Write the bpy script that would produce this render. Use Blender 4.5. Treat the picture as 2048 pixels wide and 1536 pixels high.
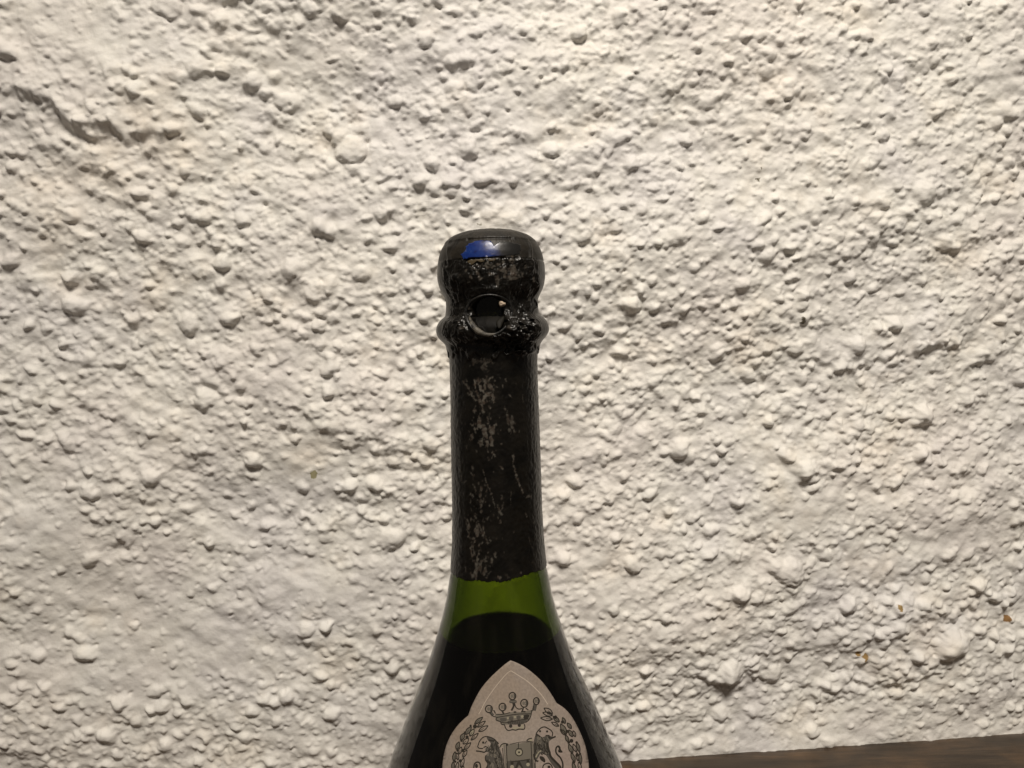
import bpy, math, random
import numpy as np
from mathutils import Matrix, Vector
from mathutils.geometry import delaunay_2d_cdt

for o in list(bpy.data.objects):
    bpy.data.objects.remove(o)
scene = bpy.context.scene
COL = scene.collection

# ------------------------------------------------------------------ camera
F = 1480.0                                  # focal length in pixels of a 2048 px wide frame
D = 0.243                                   # camera to bottle axis (m)
PITCH = math.radians(4.56)                  # looking slightly down
ROLL = math.radians(1.35)
CAM = np.array([0.0059, -D, 0.0])           # eye level is z = 0
_f = np.array([0, math.cos(PITCH), -math.sin(PITCH)])
_r = np.array([1.0, 0, 0])
_u = np.array([0, math.sin(PITCH), math.cos(PITCH)])
CR = math.cos(ROLL) * _r - math.sin(ROLL) * _u
CU = math.sin(ROLL) * _r + math.cos(ROLL) * _u
cam_data = bpy.data.cameras.new('camera')
cam_data.sensor_width = 36.0
cam_data.lens = 36.0 * F / 2048.0
cam_data.clip_start = 0.01
cam_data.clip_end = 50.0
cam = bpy.data.objects.new('camera', cam_data)
COL.objects.link(cam)
m = Matrix.Identity(4)
for i in range(3):
    m[i][0], m[i][1], m[i][2], m[i][3] = CR[i], CU[i], -_f[i], CAM[i]
cam.matrix_world = m
scene.camera = cam

# ------------------------------------------------------------------ light
world = bpy.data.worlds.new('World')
scene.world = world
world.use_nodes = True
bg = world.node_tree.nodes['Background']
bg.inputs['Color'].default_value = (1.0, 0.90, 0.80, 1)
bg.inputs['Strength'].default_value = 0.085

ld = bpy.data.lights.new('ceiling_lamp', 'AREA')
ld.shape = 'DISK'
ld.size = 0.50
ld.energy = 7.9
ld.spread = math.radians(80)
ld.color = (1.0, 0.92, 0.815)
lamp = bpy.data.objects.new('ceiling_lamp', ld)
COL.objects.link(lamp)
lamp.location = (0.16, -0.92, 1.45)
lamp.rotation_euler = (Vector((0.10, 0.2, -0.22)) - lamp.location).to_track_quat('-Z', 'Y').to_euler()

scene.view_settings.view_transform = 'Standard'
scene.view_settings.look = 'None'
scene.view_settings.exposure = 0.0
scene.view_settings.gamma = 1.0
scene.render.engine = 'CYCLES'
scene.cycles.use_denoising = True
scene.cycles.max_bounces = 14
scene.cycles.transmission_bounces = 14
scene.cycles.caustics_reflective = False
scene.cycles.caustics_refractive = False

# ------------------------------------------------------------------ helpers
def ray(px, py):
    return _f + ((px - 1024.0) / F) * CR - ((py - 768.0) / F) * CU

def hit_z(px, py, z):
    d = ray(px, py)
    return CAM + d * ((z - CAM[2]) / d[2])

def hit_y(px, py, y=0.0):
    d = ray(px, py)
    return CAM + d * ((y - CAM[1]) / d[1])

def fft_noise(shape, spacing, lam, seed):
    """unit-variance smooth periodic noise; lam = (lam_row, lam_col) in metres"""
    rng = np.random.default_rng(seed)
    n = rng.standard_normal(shape).astype(np.float32)
    ky = np.fft.fftfreq(shape[0], spacing[0])[:, None]
    kx = np.fft.rfftfreq(shape[1], spacing[1])[None, :]
    flt = np.exp(-0.5 * ((ky * lam[0] * 1.5) ** 2 + (kx * lam[1] * 1.5) ** 2))
    r = np.fft.irfft2(np.fft.rfft2(n) * flt, s=shape)
    r -= r.mean()
    return (r / (r.std() + 1e-9)).astype(np.float32)

def blur(a, spacing, sig):
    ky = np.fft.fftfreq(a.shape[0], spacing[0])[:, None]
    kx = np.fft.rfftfreq(a.shape[1], spacing[1])[None, :]
    flt = np.exp(-2 * math.pi ** 2 * sig ** 2 * (ky ** 2 + kx ** 2))
    return np.fft.irfft2(np.fft.rfft2(a) * flt, s=a.shape).astype(np.float32)

def bilin(a, fi, fj):
    """periodic bilinear sample at fractional row fi, column fj"""
    h, w = a.shape
    i0 = np.floor(fi).astype(int); j0 = np.floor(fj).astype(int)
    ti = (fi - i0).astype(np.float32); tj = (fj - j0).astype(np.float32)
    i1 = (i0 + 1) % h; j1 = (j0 + 1) % w; i0 = i0 % h; j0 = j0 % w
    return ((a[i0, j0] * (1 - tj) + a[i0, j1] * tj) * (1 - ti)
            + (a[i1, j0] * (1 - tj) + a[i1, j1] * tj) * ti)

def smooth01(x):
    x = np.clip(x, 0, 1)
    return x * x * (3 - 2 * x)

def grid_mesh(name, P, wrap=False):
    """P: rows x cols x 3 array of points"""
    nr, nc = P.shape[:2]
    idx = np.arange(nr * nc, dtype=np.int32).reshape(nr, nc)
    if wrap:
        nx = np.roll(idx, -1, axis=1)
        a, b, c, d = idx[:-1], nx[:-1], nx[1:], idx[1:]
    else:
        a, b, c, d = idx[:-1, :-1], idx[:-1, 1:], idx[1:, 1:], idx[1:, :-1]
    quads = np.stack([a, b, c, d], axis=-1).reshape(-1, 4)
    me = bpy.data.meshes.new(name)
    me.vertices.add(nr * nc)
    me.vertices.foreach_set('co', P.reshape(-1).astype(np.float32))
    me.loops.add(quads.size)
    me.loops.foreach_set('vertex_index', quads.reshape(-1))
    me.polygons.add(len(quads))
    me.polygons.foreach_set('loop_start', np.arange(0, quads.size, 4, dtype=np.int32))
    me.polygons.foreach_set('use_smooth', np.ones(len(quads), dtype=bool))
    me.update(calc_edges=True)
    return me

def py_mesh(name, verts, faces, smooth=True):
    me = bpy.data.meshes.new(name)
    me.from_pydata([tuple(v) for v in verts], [], faces)
    me.update()
    if smooth:
        me.polygons.foreach_set('use_smooth', np.ones(len(me.polygons), dtype=bool))
    return me

def add(name, me, mat, parent=None, label=None, cat=None, kind=None):
    o = bpy.data.objects.new(name, me)
    COL.objects.link(o)
    if me is not None and mat is not None:
        me.materials.append(mat)
    if parent is not None:
        o.parent = parent
    if label: o['label'] = label
    if cat: o['category'] = cat
    if kind: o['kind'] = kind
    return o

def catmull(pts, n=6, closed=False):
    pts = [np.array(p, float) for p in pts]
    if len(pts) < 3:
        return pts
    out = []
    L = len(pts)
    rng_ = range(L) if closed else range(L - 1)
    for i in rng_:
        p1, p2 = pts[i], pts[(i + 1) % L]
        p0 = pts[i - 1] if (closed or i > 0) else 2 * p1 - p2
        p3 = pts[(i + 2) % L] if (closed or i + 2 < L) else 2 * p2 - p1
        for k in range(n):
            t = k / n
            out.append(0.5 * (2 * p1 + (p2 - p0) * t + (2 * p0 - 5 * p1 + 4 * p2 - p3) * t * t
                              + (3 * p1 - p0 - 3 * p2 + p3) * t ** 3))
    if not closed:
        out.append(pts[-1])
    return out

# --- materials
def new_mat(name):
    mt = bpy.data.materials.new(name)
    mt.use_nodes = True
    nt = mt.node_tree
    return mt, nt, nt.nodes, nt.links, nt.nodes['Principled BSDF']

def N(nodes, typ, **kw):
    n = nodes.new(typ)
    for k, v in kw.items():
        if k in n.inputs:
            n.inputs[k].default_value = v
        else:
            setattr(n, k, v)
    return n

def ramp(nodes, stops):
    r = nodes.new('ShaderNodeValToRGB')
    e = r.color_ramp.elements
    while len(e) > 1:
        e.remove(e[-1])
    e[0].position, e[0].color = stops[0][0], (*stops[0][1], 1)
    for p, c in stops[1:]:
        x = e.new(p); x.color = (*c, 1)
    return r

def mix(nodes, links, fac, a, b, blend='MIX'):
    mx = nodes.new('ShaderNodeMix'); mx.data_type = 'RGBA'; mx.blend_type = blend
    for sock, val in ((mx.inputs[0], fac), (mx.inputs[6], a), (mx.inputs[7], b)):
        if isinstance(val, bpy.types.NodeSocket): links.new(val, sock)
        elif isinstance(val, (int, float)): sock.default_value = val
        else: sock.default_value = (*val, 1)
    return mx.outputs[2]

# ------------------------------------------------------------------ plan: where table and wall are
Z_TABLE = -0.268
W_A = hit_z(1240, 1526, Z_TABLE)
W_B = hit_z(2048, 1467, Z_TABLE)
WT = W_B - W_A; WT[2] = 0; WT /= np.linalg.norm(WT)        # along the wall, to the right
WN = np.array([WT[1], -WT[0], 0.0])                        # towards the camera
WP = W_A + WT * (0 - W_A[0]) / WT[0]                        # wall point at x = 0
WP[2] = 0.0
def wall_uv(px, py):
    d = ray(px, py)
    t = np.dot(WP - CAM, WN) / np.dot(d, WN)
    p = CAM + d * t
    return np.dot(p - WP, WT), p[2]
print('wall depth', WP, 'yaw', math.degrees(math.atan2(WT[1], WT[0])))

# ------------------------------------------------------------------ roughcast wall
def build_wall():
    S = 0.0006
    u0, v0 = -0.60, -0.38
    nu, nv = 2250, 1728
    u1, v1 = u0 + nu * S, v0 + nv * S
    shp = (nv, nu); sp = (S, S)
    U = (u0 + np.arange(nu, dtype=np.float32) * S)[None, :]
    V = (v0 + np.arange(nv, dtype=np.float32) * S)[:, None]
    jj = np.arange(nu, dtype=np.float32)[None, :]
    ii = np.arange(nv, dtype=np.float32)[:, None]
    # sweep marks: falling to the right on the left side, rising to the right on the right side
    curve = 0.38 * np.sqrt((U - 0.02) ** 2 + 0.10 ** 2) - 0.038 + 0.012 * np.sin(U * 17.0)
    def swept(lam, seed):
        a = fft_noise(shp, sp, lam, seed)
        fi = ii - curve / S + 0 * jj
        return bilin(a, fi, jj + 0 * ii)
    low = fft_noise(shp, sp, (0.10, 0.14), 1)
    sweep1 = swept((0.022, 0.060), 2)
    sweep2 = swept((0.009, 0.020), 3)
    med = fft_noise(shp, sp, (0.0065, 0.0080), 4)
    fine = fft_noise(shp, sp, (0.0026, 0.0030), 5)
    lump = fft_noise(shp, sp, (0.012, 0.014), 6)
    # smoother, trowelled patches
    sm = np.zeros(shp, np.float32)
    def patch(px, py, rx, ry, s):
        u, v = wall_uv(px, py)
        k = 0.00031
        q = ((U - u) / (rx * k)) ** 2 + ((V - v) / (ry * k)) ** 2
        np.maximum(sm, s * np.exp(-q), out=sm)
    for a in ((300, 1250, 330, 190, .95), (640, 1180, 200, 120, .8), (480, 1320, 260, 90, .8),
              (560, 960, 150, 70, .8), (1650, 1470, 420, 40, .7), (1350, 1490, 240, 45, .65),
              (1900, 1080, 130, 50, .85), (1720, 1120, 110, 60, .8), (1600, 1035, 80, 40, .9),
              (1250, 1180, 150, 90, .55), (120, 1080, 150, 90, .8), (700, 1440, 240, 90, .7),
              (180, 60, 190, 90, .55), (520, 110, 160, 70, .35), (1820, 1440, 260, 40, .65),
              (330, 600, 160, 60, .35), (1130, 900, 60, 140, .6), (60, 330, 120, 60, .3)):
        patch(*a)
    sm = np.clip(sm + 0.12 * lump * sm, 0, 1)
    rough = 1 - 0.72 * sm
    gate = smooth01(0.45 + 0.45 * fft_noise(shp, sp, (0.05, 0.06), 7))
    H = 0.0022 * low + 0.00055 * sweep1 * (0.35 + 0.65 * rough) + 0.00028 * sweep2 * rough * gate
    H += 0.00038 * lump * (0.4 + 0.6 * rough) + (0.00030 * med + 0.00010 * fine) * (0.25 + 0.75 * rough)
    # flatter where wall meets the table
    # pellets
    B = np.zeros(shp, np.float32)
    rng = np.random.default_rng(11)
    BS = np.zeros(shp, np.float32)
    def dome(u, v, r, a, el=1.0, ang=0.0, p=0.55, lob=0.0, ph=0.0, B=B):
        R = r * max(el, 1) * 1.25
        j0 = max(0, int((u - R - u0) / S)); j1 = min(nu, int((u + R - u0) / S) + 2)
        i0 = max(0, int((v - R - v0) / S)); i1 = min(nv, int((v + R - v0) / S) + 2)
        if j1 - j0 < 2 or i1 - i0 < 2: return
        x = U[:, j0:j1] - u; y = V[i0:i1] - v
        ca, sa = math.cos(ang), math.sin(ang)
        xx = (x * ca + y * sa) / (r * el); yy = (-x * sa + y * ca) / r
        q = xx * xx + yy * yy
        if lob:
            th = np.arctan2(yy, xx)
            q = q * (1 + lob * np.sin(2 * th + ph) + 0.6 * lob * np.sin(3 * th + 2.1 * ph))
        h = a * np.maximum(0, 1 - q) ** p
        sub = B[i0:i1, j0:j1]
        np.maximum(sub, h, out=sub)
    smi = sm
    n = 84000
    us = rng.uniform(-0.52, 0.54, n); vs = rng.uniform(-0.33, 0.34, n)
    rr = 0.00110 * np.exp(0.40 * rng.standard_normal(n)); rr = np.clip(rr, 0.0006, 0.0032)
    dens = fft_noise(shp, sp, (0.03, 0.05), 8)
    cs = rng.uniform(0, 1, (n, 5))
    for k in range(n):
        i = int((vs[k] - v0) / S); j = int((us[k] - u0) / S)
        keep = (0.80 + 0.24 * dens[i, j]) * (1 - 0.84 * smi[i, j])
        if cs[k, 0] > keep: continue
        slope = 0.5 * np.sign(us[k] - 0.02) * min(1, abs(us[k]) / 0.12)
        el = 1 + 0.9 * cs[k, 1] ** 3
        dome(us[k], vs[k], rr[k], rr[k] * (0.35 + 0.50 * cs[k, 2]) * (1 - 0.4 * smi[i, j]), el,
             slope + 1.2 * (cs[k, 3] - .5), 0.5 + 0.35 * cs[k, 4], 0.18, cs[k, 1] * 40, BS)
    # medium pellets
    n2 = 1600
    for k in range(n2):
        u = rng.uniform(-0.5, 0.52); v = rng.uniform(-0.3, 0.32)
        i = int((v - v0) / S); j = int((u - u0) / S)
        if rng.uniform() > (0.8 + 0.3 * dens[i, j]) * (1 - 0.8 * smi[i, j]): continue
        r = 0.0015 + 0.0024 * rng.uniform() ** 1.6
        dome(u, v, r, r * rng.uniform(0.35, 0.72), 1 + 0.6 * rng.uniform() ** 2, rng.uniform(-.8, .8),
             rng.uniform(0.45, 0.65), 0.12, rng.uniform(0, 9))
    # the large pellets one can pick out
    big = [(702,298,23),(852,80,14),(400,134,17),(440,40,15),(338,18,18),(572,200,17),(1158,64,15),(1102,300,15),
           (935,300,16),(965,360,13),(587,538,18),(386,430,11),(409,437,11),(303,955,15),(183,983,15),(168,1306,15),
           (24,522,13),(140,555,13),(148,612,15),(445,525,13),(485,440,13),(458,638,13),(375,646,17),(408,796,18),
           (782,1075,19),(1842,388,19),(1885,485,13),(1712,690,16),(1848,830,16),(1718,850,13),(1738,854,13),
           (1575,1140,24),(1550,1130,15),(1478,1184,15),(1900,1286,30),(1462,1345,22),(1548,1350,17),(1953,1168,14),
           (240,1405,12),(575,1390,12),(350,262,11),(20,105,15),(1780,225,12),(2010,222,17),(1735,70,12),(1575,170,10),
           (1563,180,9),(1372,278,11),(1262,328,13),(1228,275,17),(1345,475,17),(1530,515,13),(1240,515,13),(1262,610,15),
           (1305,615,10),(1480,570,12),(1700,555,12),(1592,695,12),(1786,645,14),(1360,900,16),(1150,965,12),
           (1570,910,12),(1405,820,12),(1240,28,13),(1365,44,10),(725,255,10),(790,200,11),(930,120,12),(905,125,13),
           (545,150,10),(280,185,12),(310,200,9),(288,345,9),(505,158,12),(640,455,13),(660,462,11),(865,330,12),
           (870,380,12),(840,365,11),(905,365,13),(537,590,12),(505,165,11),(275,95,8),(620,20,11),(680,25,15),
           (975,120,10),(365,485,11),(345,380,10),(285,388,11),(495,165,9),(700,970,13),(750,965,12),(605,975,9),
           (505,920,14),(1475,1005,9),(1700,1010,9),(1855,970,8),(1840,905,13),(1870,895,9),(1265,1128,14),(1125,1118,12),
           (1415,1110,8),(1605,935,13),(1290,1035,8),(1075,1260,8),(1695,1210,14),(1830,1310,12),(1445,1432,14),
           (505,1420,10),(80,1310,10),(215,1470,13),(330,1490,12),(95,1370,9),(530,1395,10),(640,1350,11),(655,1250,12)]
    for q, (px, py, rp) in enumerate(big):
        u, v = wall_uv(px, py)
        r = rp * 0.00031 * 1.08
        rn = np.random.default_rng(100 + q)
        dome(u, v, r, r * rn.uniform(0.52, 0.75) * (1.0 if rp < 17 else 0.68), 1 + 0.35 * rn.uniform(), rn.uniform(-.6, .6), rn.uniform(.5, .75), 0.16, rn.uniform(0, 9))
    # soft skirts: limewash bridging the pellets to the ground coat
    B = 0.85 * B + 0.40 * blur(B, sp, 0.0013)
    BS = BS * (1 - 0.75 * smooth01(B / 0.0016))
    B = B + 1.00 * BS + 0.25 * blur(BS, sp, 0.0009)
    wy = fft_noise(shp, sp, (0.0035, 0.0035), 21) * 0.5; wx = fft_noise(shp, sp, (0.0035, 0.0035), 22) * 0.5
    B = bilin(B, ii + wy, jj + wx)
    B = blur(B, sp, 0.00022)
    # ledges: plaster standing proud above a line and dropping off below it
    LG = np.zeros(shp, np.float32)
    def ledge(pts, a, Lh, wob, seed):
        uv = np.array([wall_uv(*p) for p in pts])
        uu = np.linspace(uv[0, 0], uv[-1, 0], 200)
        lv = np.interp(uu, uv[:, 0], uv[:, 1])
        j0 = max(0, int((uu[0] - u0) / S)); j1 = min(nu, int((uu[-1] - u0) / S) + 1)
        i0 = max(0, int((lv.min() - 0.006 - v0) / S)); i1 = min(nv, int((lv.max() + 4 * Lh - v0) / S))
        if j1 - j0 < 3: return
        x = U[0, j0:j1]
        line = np.interp(x, uu, lv)
        line = line + wob * dens2[seed % nv, j0:j1] + 0.5 * wob * fine[(seed * 7) % nv, j0:j1]
        t = (x - x[0]) / (x[-1] - x[0] + 1e-9)
        amp = a * np.clip(np.minimum(t, 1 - t) * 6, 0, 1) ** 0.6 * np.clip(0.70 + 0.40 * lump[(seed * 13) % nv, j0:j1], 0.60 if seed in (3, 8, 10, 12) else 0.12, 1.1)
        sd = V[i0:i1] - line[None, :]
        h = amp[None, :] * smooth01(sd / (0.0085 if seed == 3 else 0.0050) + 0.3) * np.exp(-np.maximum(sd, 0) / Lh)
        sub = LG[i0:i1, j0:j1]
        np.maximum(sub, h, out=sub)
    dens2 = fft_noise(shp, sp, (0.004, 0.006), 9)
    ledge([(-120,170),(0,186),(40,192),(75,206),(120,216),(134,244),(160,268),(185,272),(200,264),(245,270),(258,283),(300,284),(350,281),(372,268)], 0.0058, 0.016, 0.0010, 3)
    ledge([(20,165),(60,180),(110,190),(130,196)], 0.003, 0.006, 0.0004, 5)
    ledge([(180,215),(215,228),(245,250)], 0.003, 0.006, 0.0003, 6)
    ledge([(1590,716),(1640,722),(1665,742),(1705,746),(1740,735),(1780,718),(1850,702),(1960,690)], 0.0040, 0.012, 0.0008, 8)
    ledge([(1560,925),(1585,948),(1600,958),(1640,945),(1690,936),(1722,929)], 0.0042, 0.009, 0.0004, 10)
    ledge([(1385,1345),(1415,1364),(1445,1368),(1475,1360)], 0.0045, 0.009, 0.0003, 12)
    ledge([(1530,1362),(1552,1367),(1575,1355)], 0.0035, 0.006, 0.0003, 13)
    ledge([(540,852),(600,861),(650,868),(705,864)], 0.0026, 0.010, 0.0005, 14)
    ledge([(1600,1378),(1680,1388),(1760,1374),(1830,1360)], 0.0030, 0.009, 0.0007, 15)
    ledge([(465,376),(500,371),(545,354)], 0.0022, 0.008, 0.0005, 16)
    ledge([(1510,1448),(1585,1417),(1622,1424)], -0.0015, 0.006, 0.0005, 17)
    ledge([(1780,1222),(1850,1236),(1910,1240)], 0.0022, 0.007, 0.0005, 18)
    ledge([(230,1075),(275,1100),(290,1090)], 0.0026, 0.007, 0.0005, 19)
    ledge([(1540,1000),(1600,1085),(1640,1082)], 0.0014, 0.008, 0.0005, 20)
    ledge([(1690,1072),(1760,1060),(1900,1032)], 0.0022, 0.008, 0.0008, 21)
    rs = random.Random(4)
    for k in range(40):                                     # short random drop-offs
        px = rs.uniform(-250, 2300); py = rs.uniform(-150, 1420)
        w = rs.uniform(18, 75)
        sl = (0.45 if px < 1000 else -0.45) * min(1, abs(px - 1000) / 400) + rs.uniform(-.25, .25)
        u, v = wall_uv(px, py)
        i = int((v - v0) / S); j = int((u - u0) / S)
        s_ = smi[min(max(i, 0), nv - 1), min(max(j, 0), nu - 1)]
        ledge([(px - w, py - sl * w), (px - w * .3, py + rs.uniform(-5, 5)), (px + w * .4, py + rs.uniform(-5, 5)), (px + w, py + sl * w)],
              rs.uniform(0.0008, 0.0022) * (1 - .5 * s_), rs.uniform(0.004, 0.009), 0.0006, 30 + k * 5)
    LG = blur(LG, sp, 0.0004)
    # pits
    PT = np.zeros(shp, np.float32)
    for k in range(2600):
        u = rng.uniform(-0.45, 0.50); v = rng.uniform(-0.27, 0.30); r = rng.uniform(0.0006, 0.0012)
        dome(u, v, r, r * rng.uniform(0.5, 1.2), 1 + rng.uniform(0, .8), rng.uniform(-1, 1), 0.7, 0.2, rng.uniform(0, 9), PT)
    PT = blur(PT, sp, 0.0003)
    H = H + B + LG - PT
    flat = smooth01((V - (Z_TABLE + 0.002)) / 0.007)
    Hb = blur(H, sp, 0.012)
    far_ = 0.2 + 0.8 * smooth01((V - Z_TABLE) / 0.07)           # the wall runs true along the table
    H = (Hb - float(H.mean())) * far_ + (H - Hb) * (0.6 + 0.4 * flat)
    droop = 0.22 * B * flat
    # non-uniform sampling grid: fine in view, coarse outside
    def axis(lo, hi, a, b, fs, cs_):
        return np.concatenate([np.arange(lo, a, cs_), np.arange(a, b, fs), np.arange(b, hi, cs_)])
    gu = axis(-0.46, 0.72, -0.37, 0.40, 0.00068, 0.008)
    gv = axis(-0.36, 0.62, -0.285, 0.235, 0.00068, 0.008)
    fj = ((gu - u0) / S)[None, :] + 0 * gv[:, None]
    fi = ((gv - v0) / S)[:, None] + 0 * gu[None, :]
    h = bilin(H, fi, fj); dr = bilin(droop, fi, fj)
    P = (WP[None, None, :] + gu[None, :, None] * WT + (gv[:, None] - dr)[..., None] * np.array([0, 0, 1.0]) + h[..., None] * WN)
    me = grid_mesh('roughcast_wall', P)
    # dirt / colour variation: where the paint is thin or dusty (own shape, not shade)
    return me

def wall_material():
    mt, nt, nd, lk, bs = new_mat('white_limewash')
    tc = N(nd, 'ShaderNodeTexCoord')
    n1 = N(nd, 'ShaderNodeTexNoise', Scale=9.0, Detail=4.0, Roughness=0.6); lk.new(tc.outputs['Object'], n1.inputs['Vector'])
    n2 = N(nd, 'ShaderNodeTexNoise', Scale=22.0, Detail=5.0, Roughness=0.6); lk.new(tc.outputs['Object'], n2.inputs['Vector'])
    n3 = N(nd, 'ShaderNodeTexNoise', Scale=700.0, Detail=3.0, Roughness=0.7); lk.new(tc.outputs['Object'], n3.inputs['Vector'])
    r1 = ramp(nd, [(0.36, (0.80, 0.765, 0.715)), (0.5, (0.80, 0.78, 0.73)), (0.62, (0.765, 0.745, 0.72))])
    lk.new(n1.outputs['Fac'], r1.inputs['Fac'])
    r2 = ramp(nd, [(0.33, (0.87, 0.86, 0.885)), (0.55, (1, 1, 1)), (0.72, (1.0, 0.955, 0.90))])
    lk.new(n2.outputs['Fac'], r2.inputs['Fac'])
    c = mix(nd, lk, 0.8, r1.outputs['Color'], r2.outputs['Color'], 'MULTIPLY')
    r3 = ramp(nd, [(0.3, (0.93, 0.92, 0.90)), (0.55, (1, 1, 1))])
    lk.new(n3.outputs['Fac'], r3.inputs['Fac'])
    c = mix(nd, lk, 0.6, c, r3.outputs['Color'], 'MULTIPLY')
    # small rust and dirt specks at their own places on the wall
    geo = N(nd, 'ShaderNodeNewGeometry')
    warp = N(nd, 'ShaderNodeTexNoise', Scale=380.0, Detail=2.0)
    lk.new(geo.outputs['Position'], warp.inputs['Vector'])
    def dotn(v):
        q = N(nd, 'ShaderNodeVectorMath', operation='DOT_PRODUCT'); lk.new(geo.outputs['Position'], q.inputs[0]); q.inputs[1].default_value = tuple(v); return q.outputs['Value']
    cb = N(nd, 'ShaderNodeCombineXYZ'); lk.new(dotn(WT), cb.inputs[0]); lk.new(dotn((0, 0, 1)), cb.inputs[1])
    off = N(nd, 'ShaderNodeVectorMath', operation='MULTIPLY_ADD')
    lk.new(warp.outputs['Color'], off.inputs[0]); off.inputs[1].default_value = (0.005,) * 3
    lk.new(cb.outputs[0], off.inputs[2])
    for px, py, rad, colr in ((1792, 1211, .0019, (.30, .20, .08)), (2015, 1238, .0021, (.30, .17, .07)),
                              (1717, 1308, .0016, (.34, .22, .09)), (1732, 1314, .0020, (.33, .21, .085)),
                              (628, 949, .0018, (.36, .33, .20)), (1603, 641, .0014, (.10, .085, .06)),
                              (1524, 337, .0010, (.16, .14, .10)), (1517, 357, .0010, (.18, .16, .12)),
                              (961, 450, .0012, (.34, .32, .27))):
        u, v = wall_uv(px, py)
        p = (float(np.dot(WP, WT)) + u + 0.0025, v + 0.0025, 0.0025)
        ds = N(nd, 'ShaderNodeVectorMath', operation='DISTANCE')
        lk.new(off.outputs[0], ds.inputs[0]); ds.inputs[1].default_value = p
        mr = N(nd, 'ShaderNodeMapRange'); mr.inputs['From Min'].default_value = rad * 1.25; mr.inputs['From Max'].default_value = rad * 0.85
        lk.new(ds.outputs['Value'], mr.inputs['Value'])
        c = mix(nd, lk, mr.outputs['Result'], c, colr)
    lk.new(c, bs.inputs['Base Color'])
    bs.inputs['Roughness'].default_value = 0.62
    bs.inputs['Specular IOR Level'].default_value = 0.3
    bp = N(nd, 'ShaderNodeBump', Strength=0.5, Distance=0.0004)
    nb = N(nd, 'ShaderNodeTexNoise', Scale=900.0, Detail=4.0, Roughness=0.65); lk.new(tc.outputs['Object'], nb.inputs['Vector'])
    lk.new(nb.outputs['Fac'], bp.inputs['Height']); lk.new(bp.outputs['Normal'], bs.inputs['Normal'])
    return mt

add('roughcast_wall', build_wall(), wall_material(), None,
    'white limewashed roughcast wall with knobbly pellets behind the bottle', 'wall')

# ------------------------------------------------------------------ table top
def build_table():
    mt, nt, nd, lk, bs = new_mat('dark_stained_wood')
    tc = N(nd, 'ShaderNodeTexCoord')
    mp = N(nd, 'ShaderNodeMapping'); mp.inputs['Scale'].default_value = (6, 60, 60)
    lk.new(tc.outputs['Object'], mp.inputs['Vector'])
    n1 = N(nd, 'ShaderNodeTexNoise', Scale=3.0, Detail=8.0, Roughness=0.65, Distortion=0.6); lk.new(mp.outputs[0], n1.inputs['Vector'])
    n2 = N(nd, 'ShaderNodeTexNoise', Scale=26.0, Detail=4.0); lk.new(tc.outputs['Object'], n2.inputs['Vector'])
    r1 = ramp(nd, [(0.3, (0.024, 0.0165, 0.0110)), (0.55, (0.048, 0.033, 0.0215)), (0.75, (0.085, 0.056, 0.034))])
    lk.new(n1.outputs['Fac'], r1.inputs['Fac'])
    r2 = ramp(nd, [(0.45, (1, 1, 1)), (0.72, (2.2, 1.9, 1.5))])
    lk.new(n2.outputs['Fac'], r2.inputs['Fac'])
    c = mix(nd, lk, 1.0, r1.outputs['Color'], r2.outputs['Color'], 'MULTIPLY')
    lk.new(c, bs.inputs['Base Color'])
    bs.inputs['Roughness'].default_value = 0.5
    bp = N(nd, 'ShaderNodeBump', Strength=0.5, Distance=0.0006)
    lk.new(n1.outputs['Fac'], bp.inputs['Height']); lk.new(bp.outputs['Normal'], bs.inputs['Normal'])
    # one thick board along the wall, gently worn top
    nu, nw = 160, 60
    us = np.linspace(-0.75, 0.75, nu); ws = np.linspace(-0.006, 0.60, nw)
    rng = fft_noise((nw, nu), (0.01, 0.01), (0.05, 0.12), 77)
    top = WP[None, None] + us[None, :, None] * WT + ws[:, None, None] * WN
    top[..., 2] = Z_TABLE + 0.0006 * rng * (ws[:, None] > 0.0)
    # bottle foot stands on a flat spot
    dist = np.hypot(top[..., 0], top[..., 1])
    k = smooth01((0.09 - dist) / 0.03)
    top[..., 2] = top[..., 2] * (1 - k) + Z_TABLE * k
    me0 = grid_mesh('t', top[::-1])
    verts = [tuple(v.co) for v in me0.vertices]; faces = [tuple(p.vertices) for p in me0.polygons]
    # closed board: skirt and underside
    rim = ([i for i in range(nu)] + [r * nu + nu - 1 for r in range(1, nw)]
           + [(nw - 1) * nu + i for i in range(nu - 2, -1, -1)] + [r * nu for r in range(nw - 2, 0, -1)])
    b0 = len(verts)
    for i in rim:
        x, y, z = verts[i]; verts.append((x, y, Z_TABLE - 0.035))
    L = len(rim)
    for i in range(L):
        faces.append((rim[i], b0 + i, b0 + (i + 1) % L, rim[(i + 1) % L]))
    faces.append(tuple(range(b0 + L - 1, b0 - 1, -1)))
    bpy.data.meshes.remove(me0)
    me = py_mesh('wooden_tabletop', verts, faces, smooth=False)
    me.polygons.foreach_set('use_smooth', np.array([len(p.vertices) == 4 and i < (nu - 1) * (nw - 1) for i, p in enumerate(me.polygons)]))
    return add('wooden_tabletop', me, mt, None, 'dark brown stained wooden table top against the white wall', 'table')
build_table()

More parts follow.
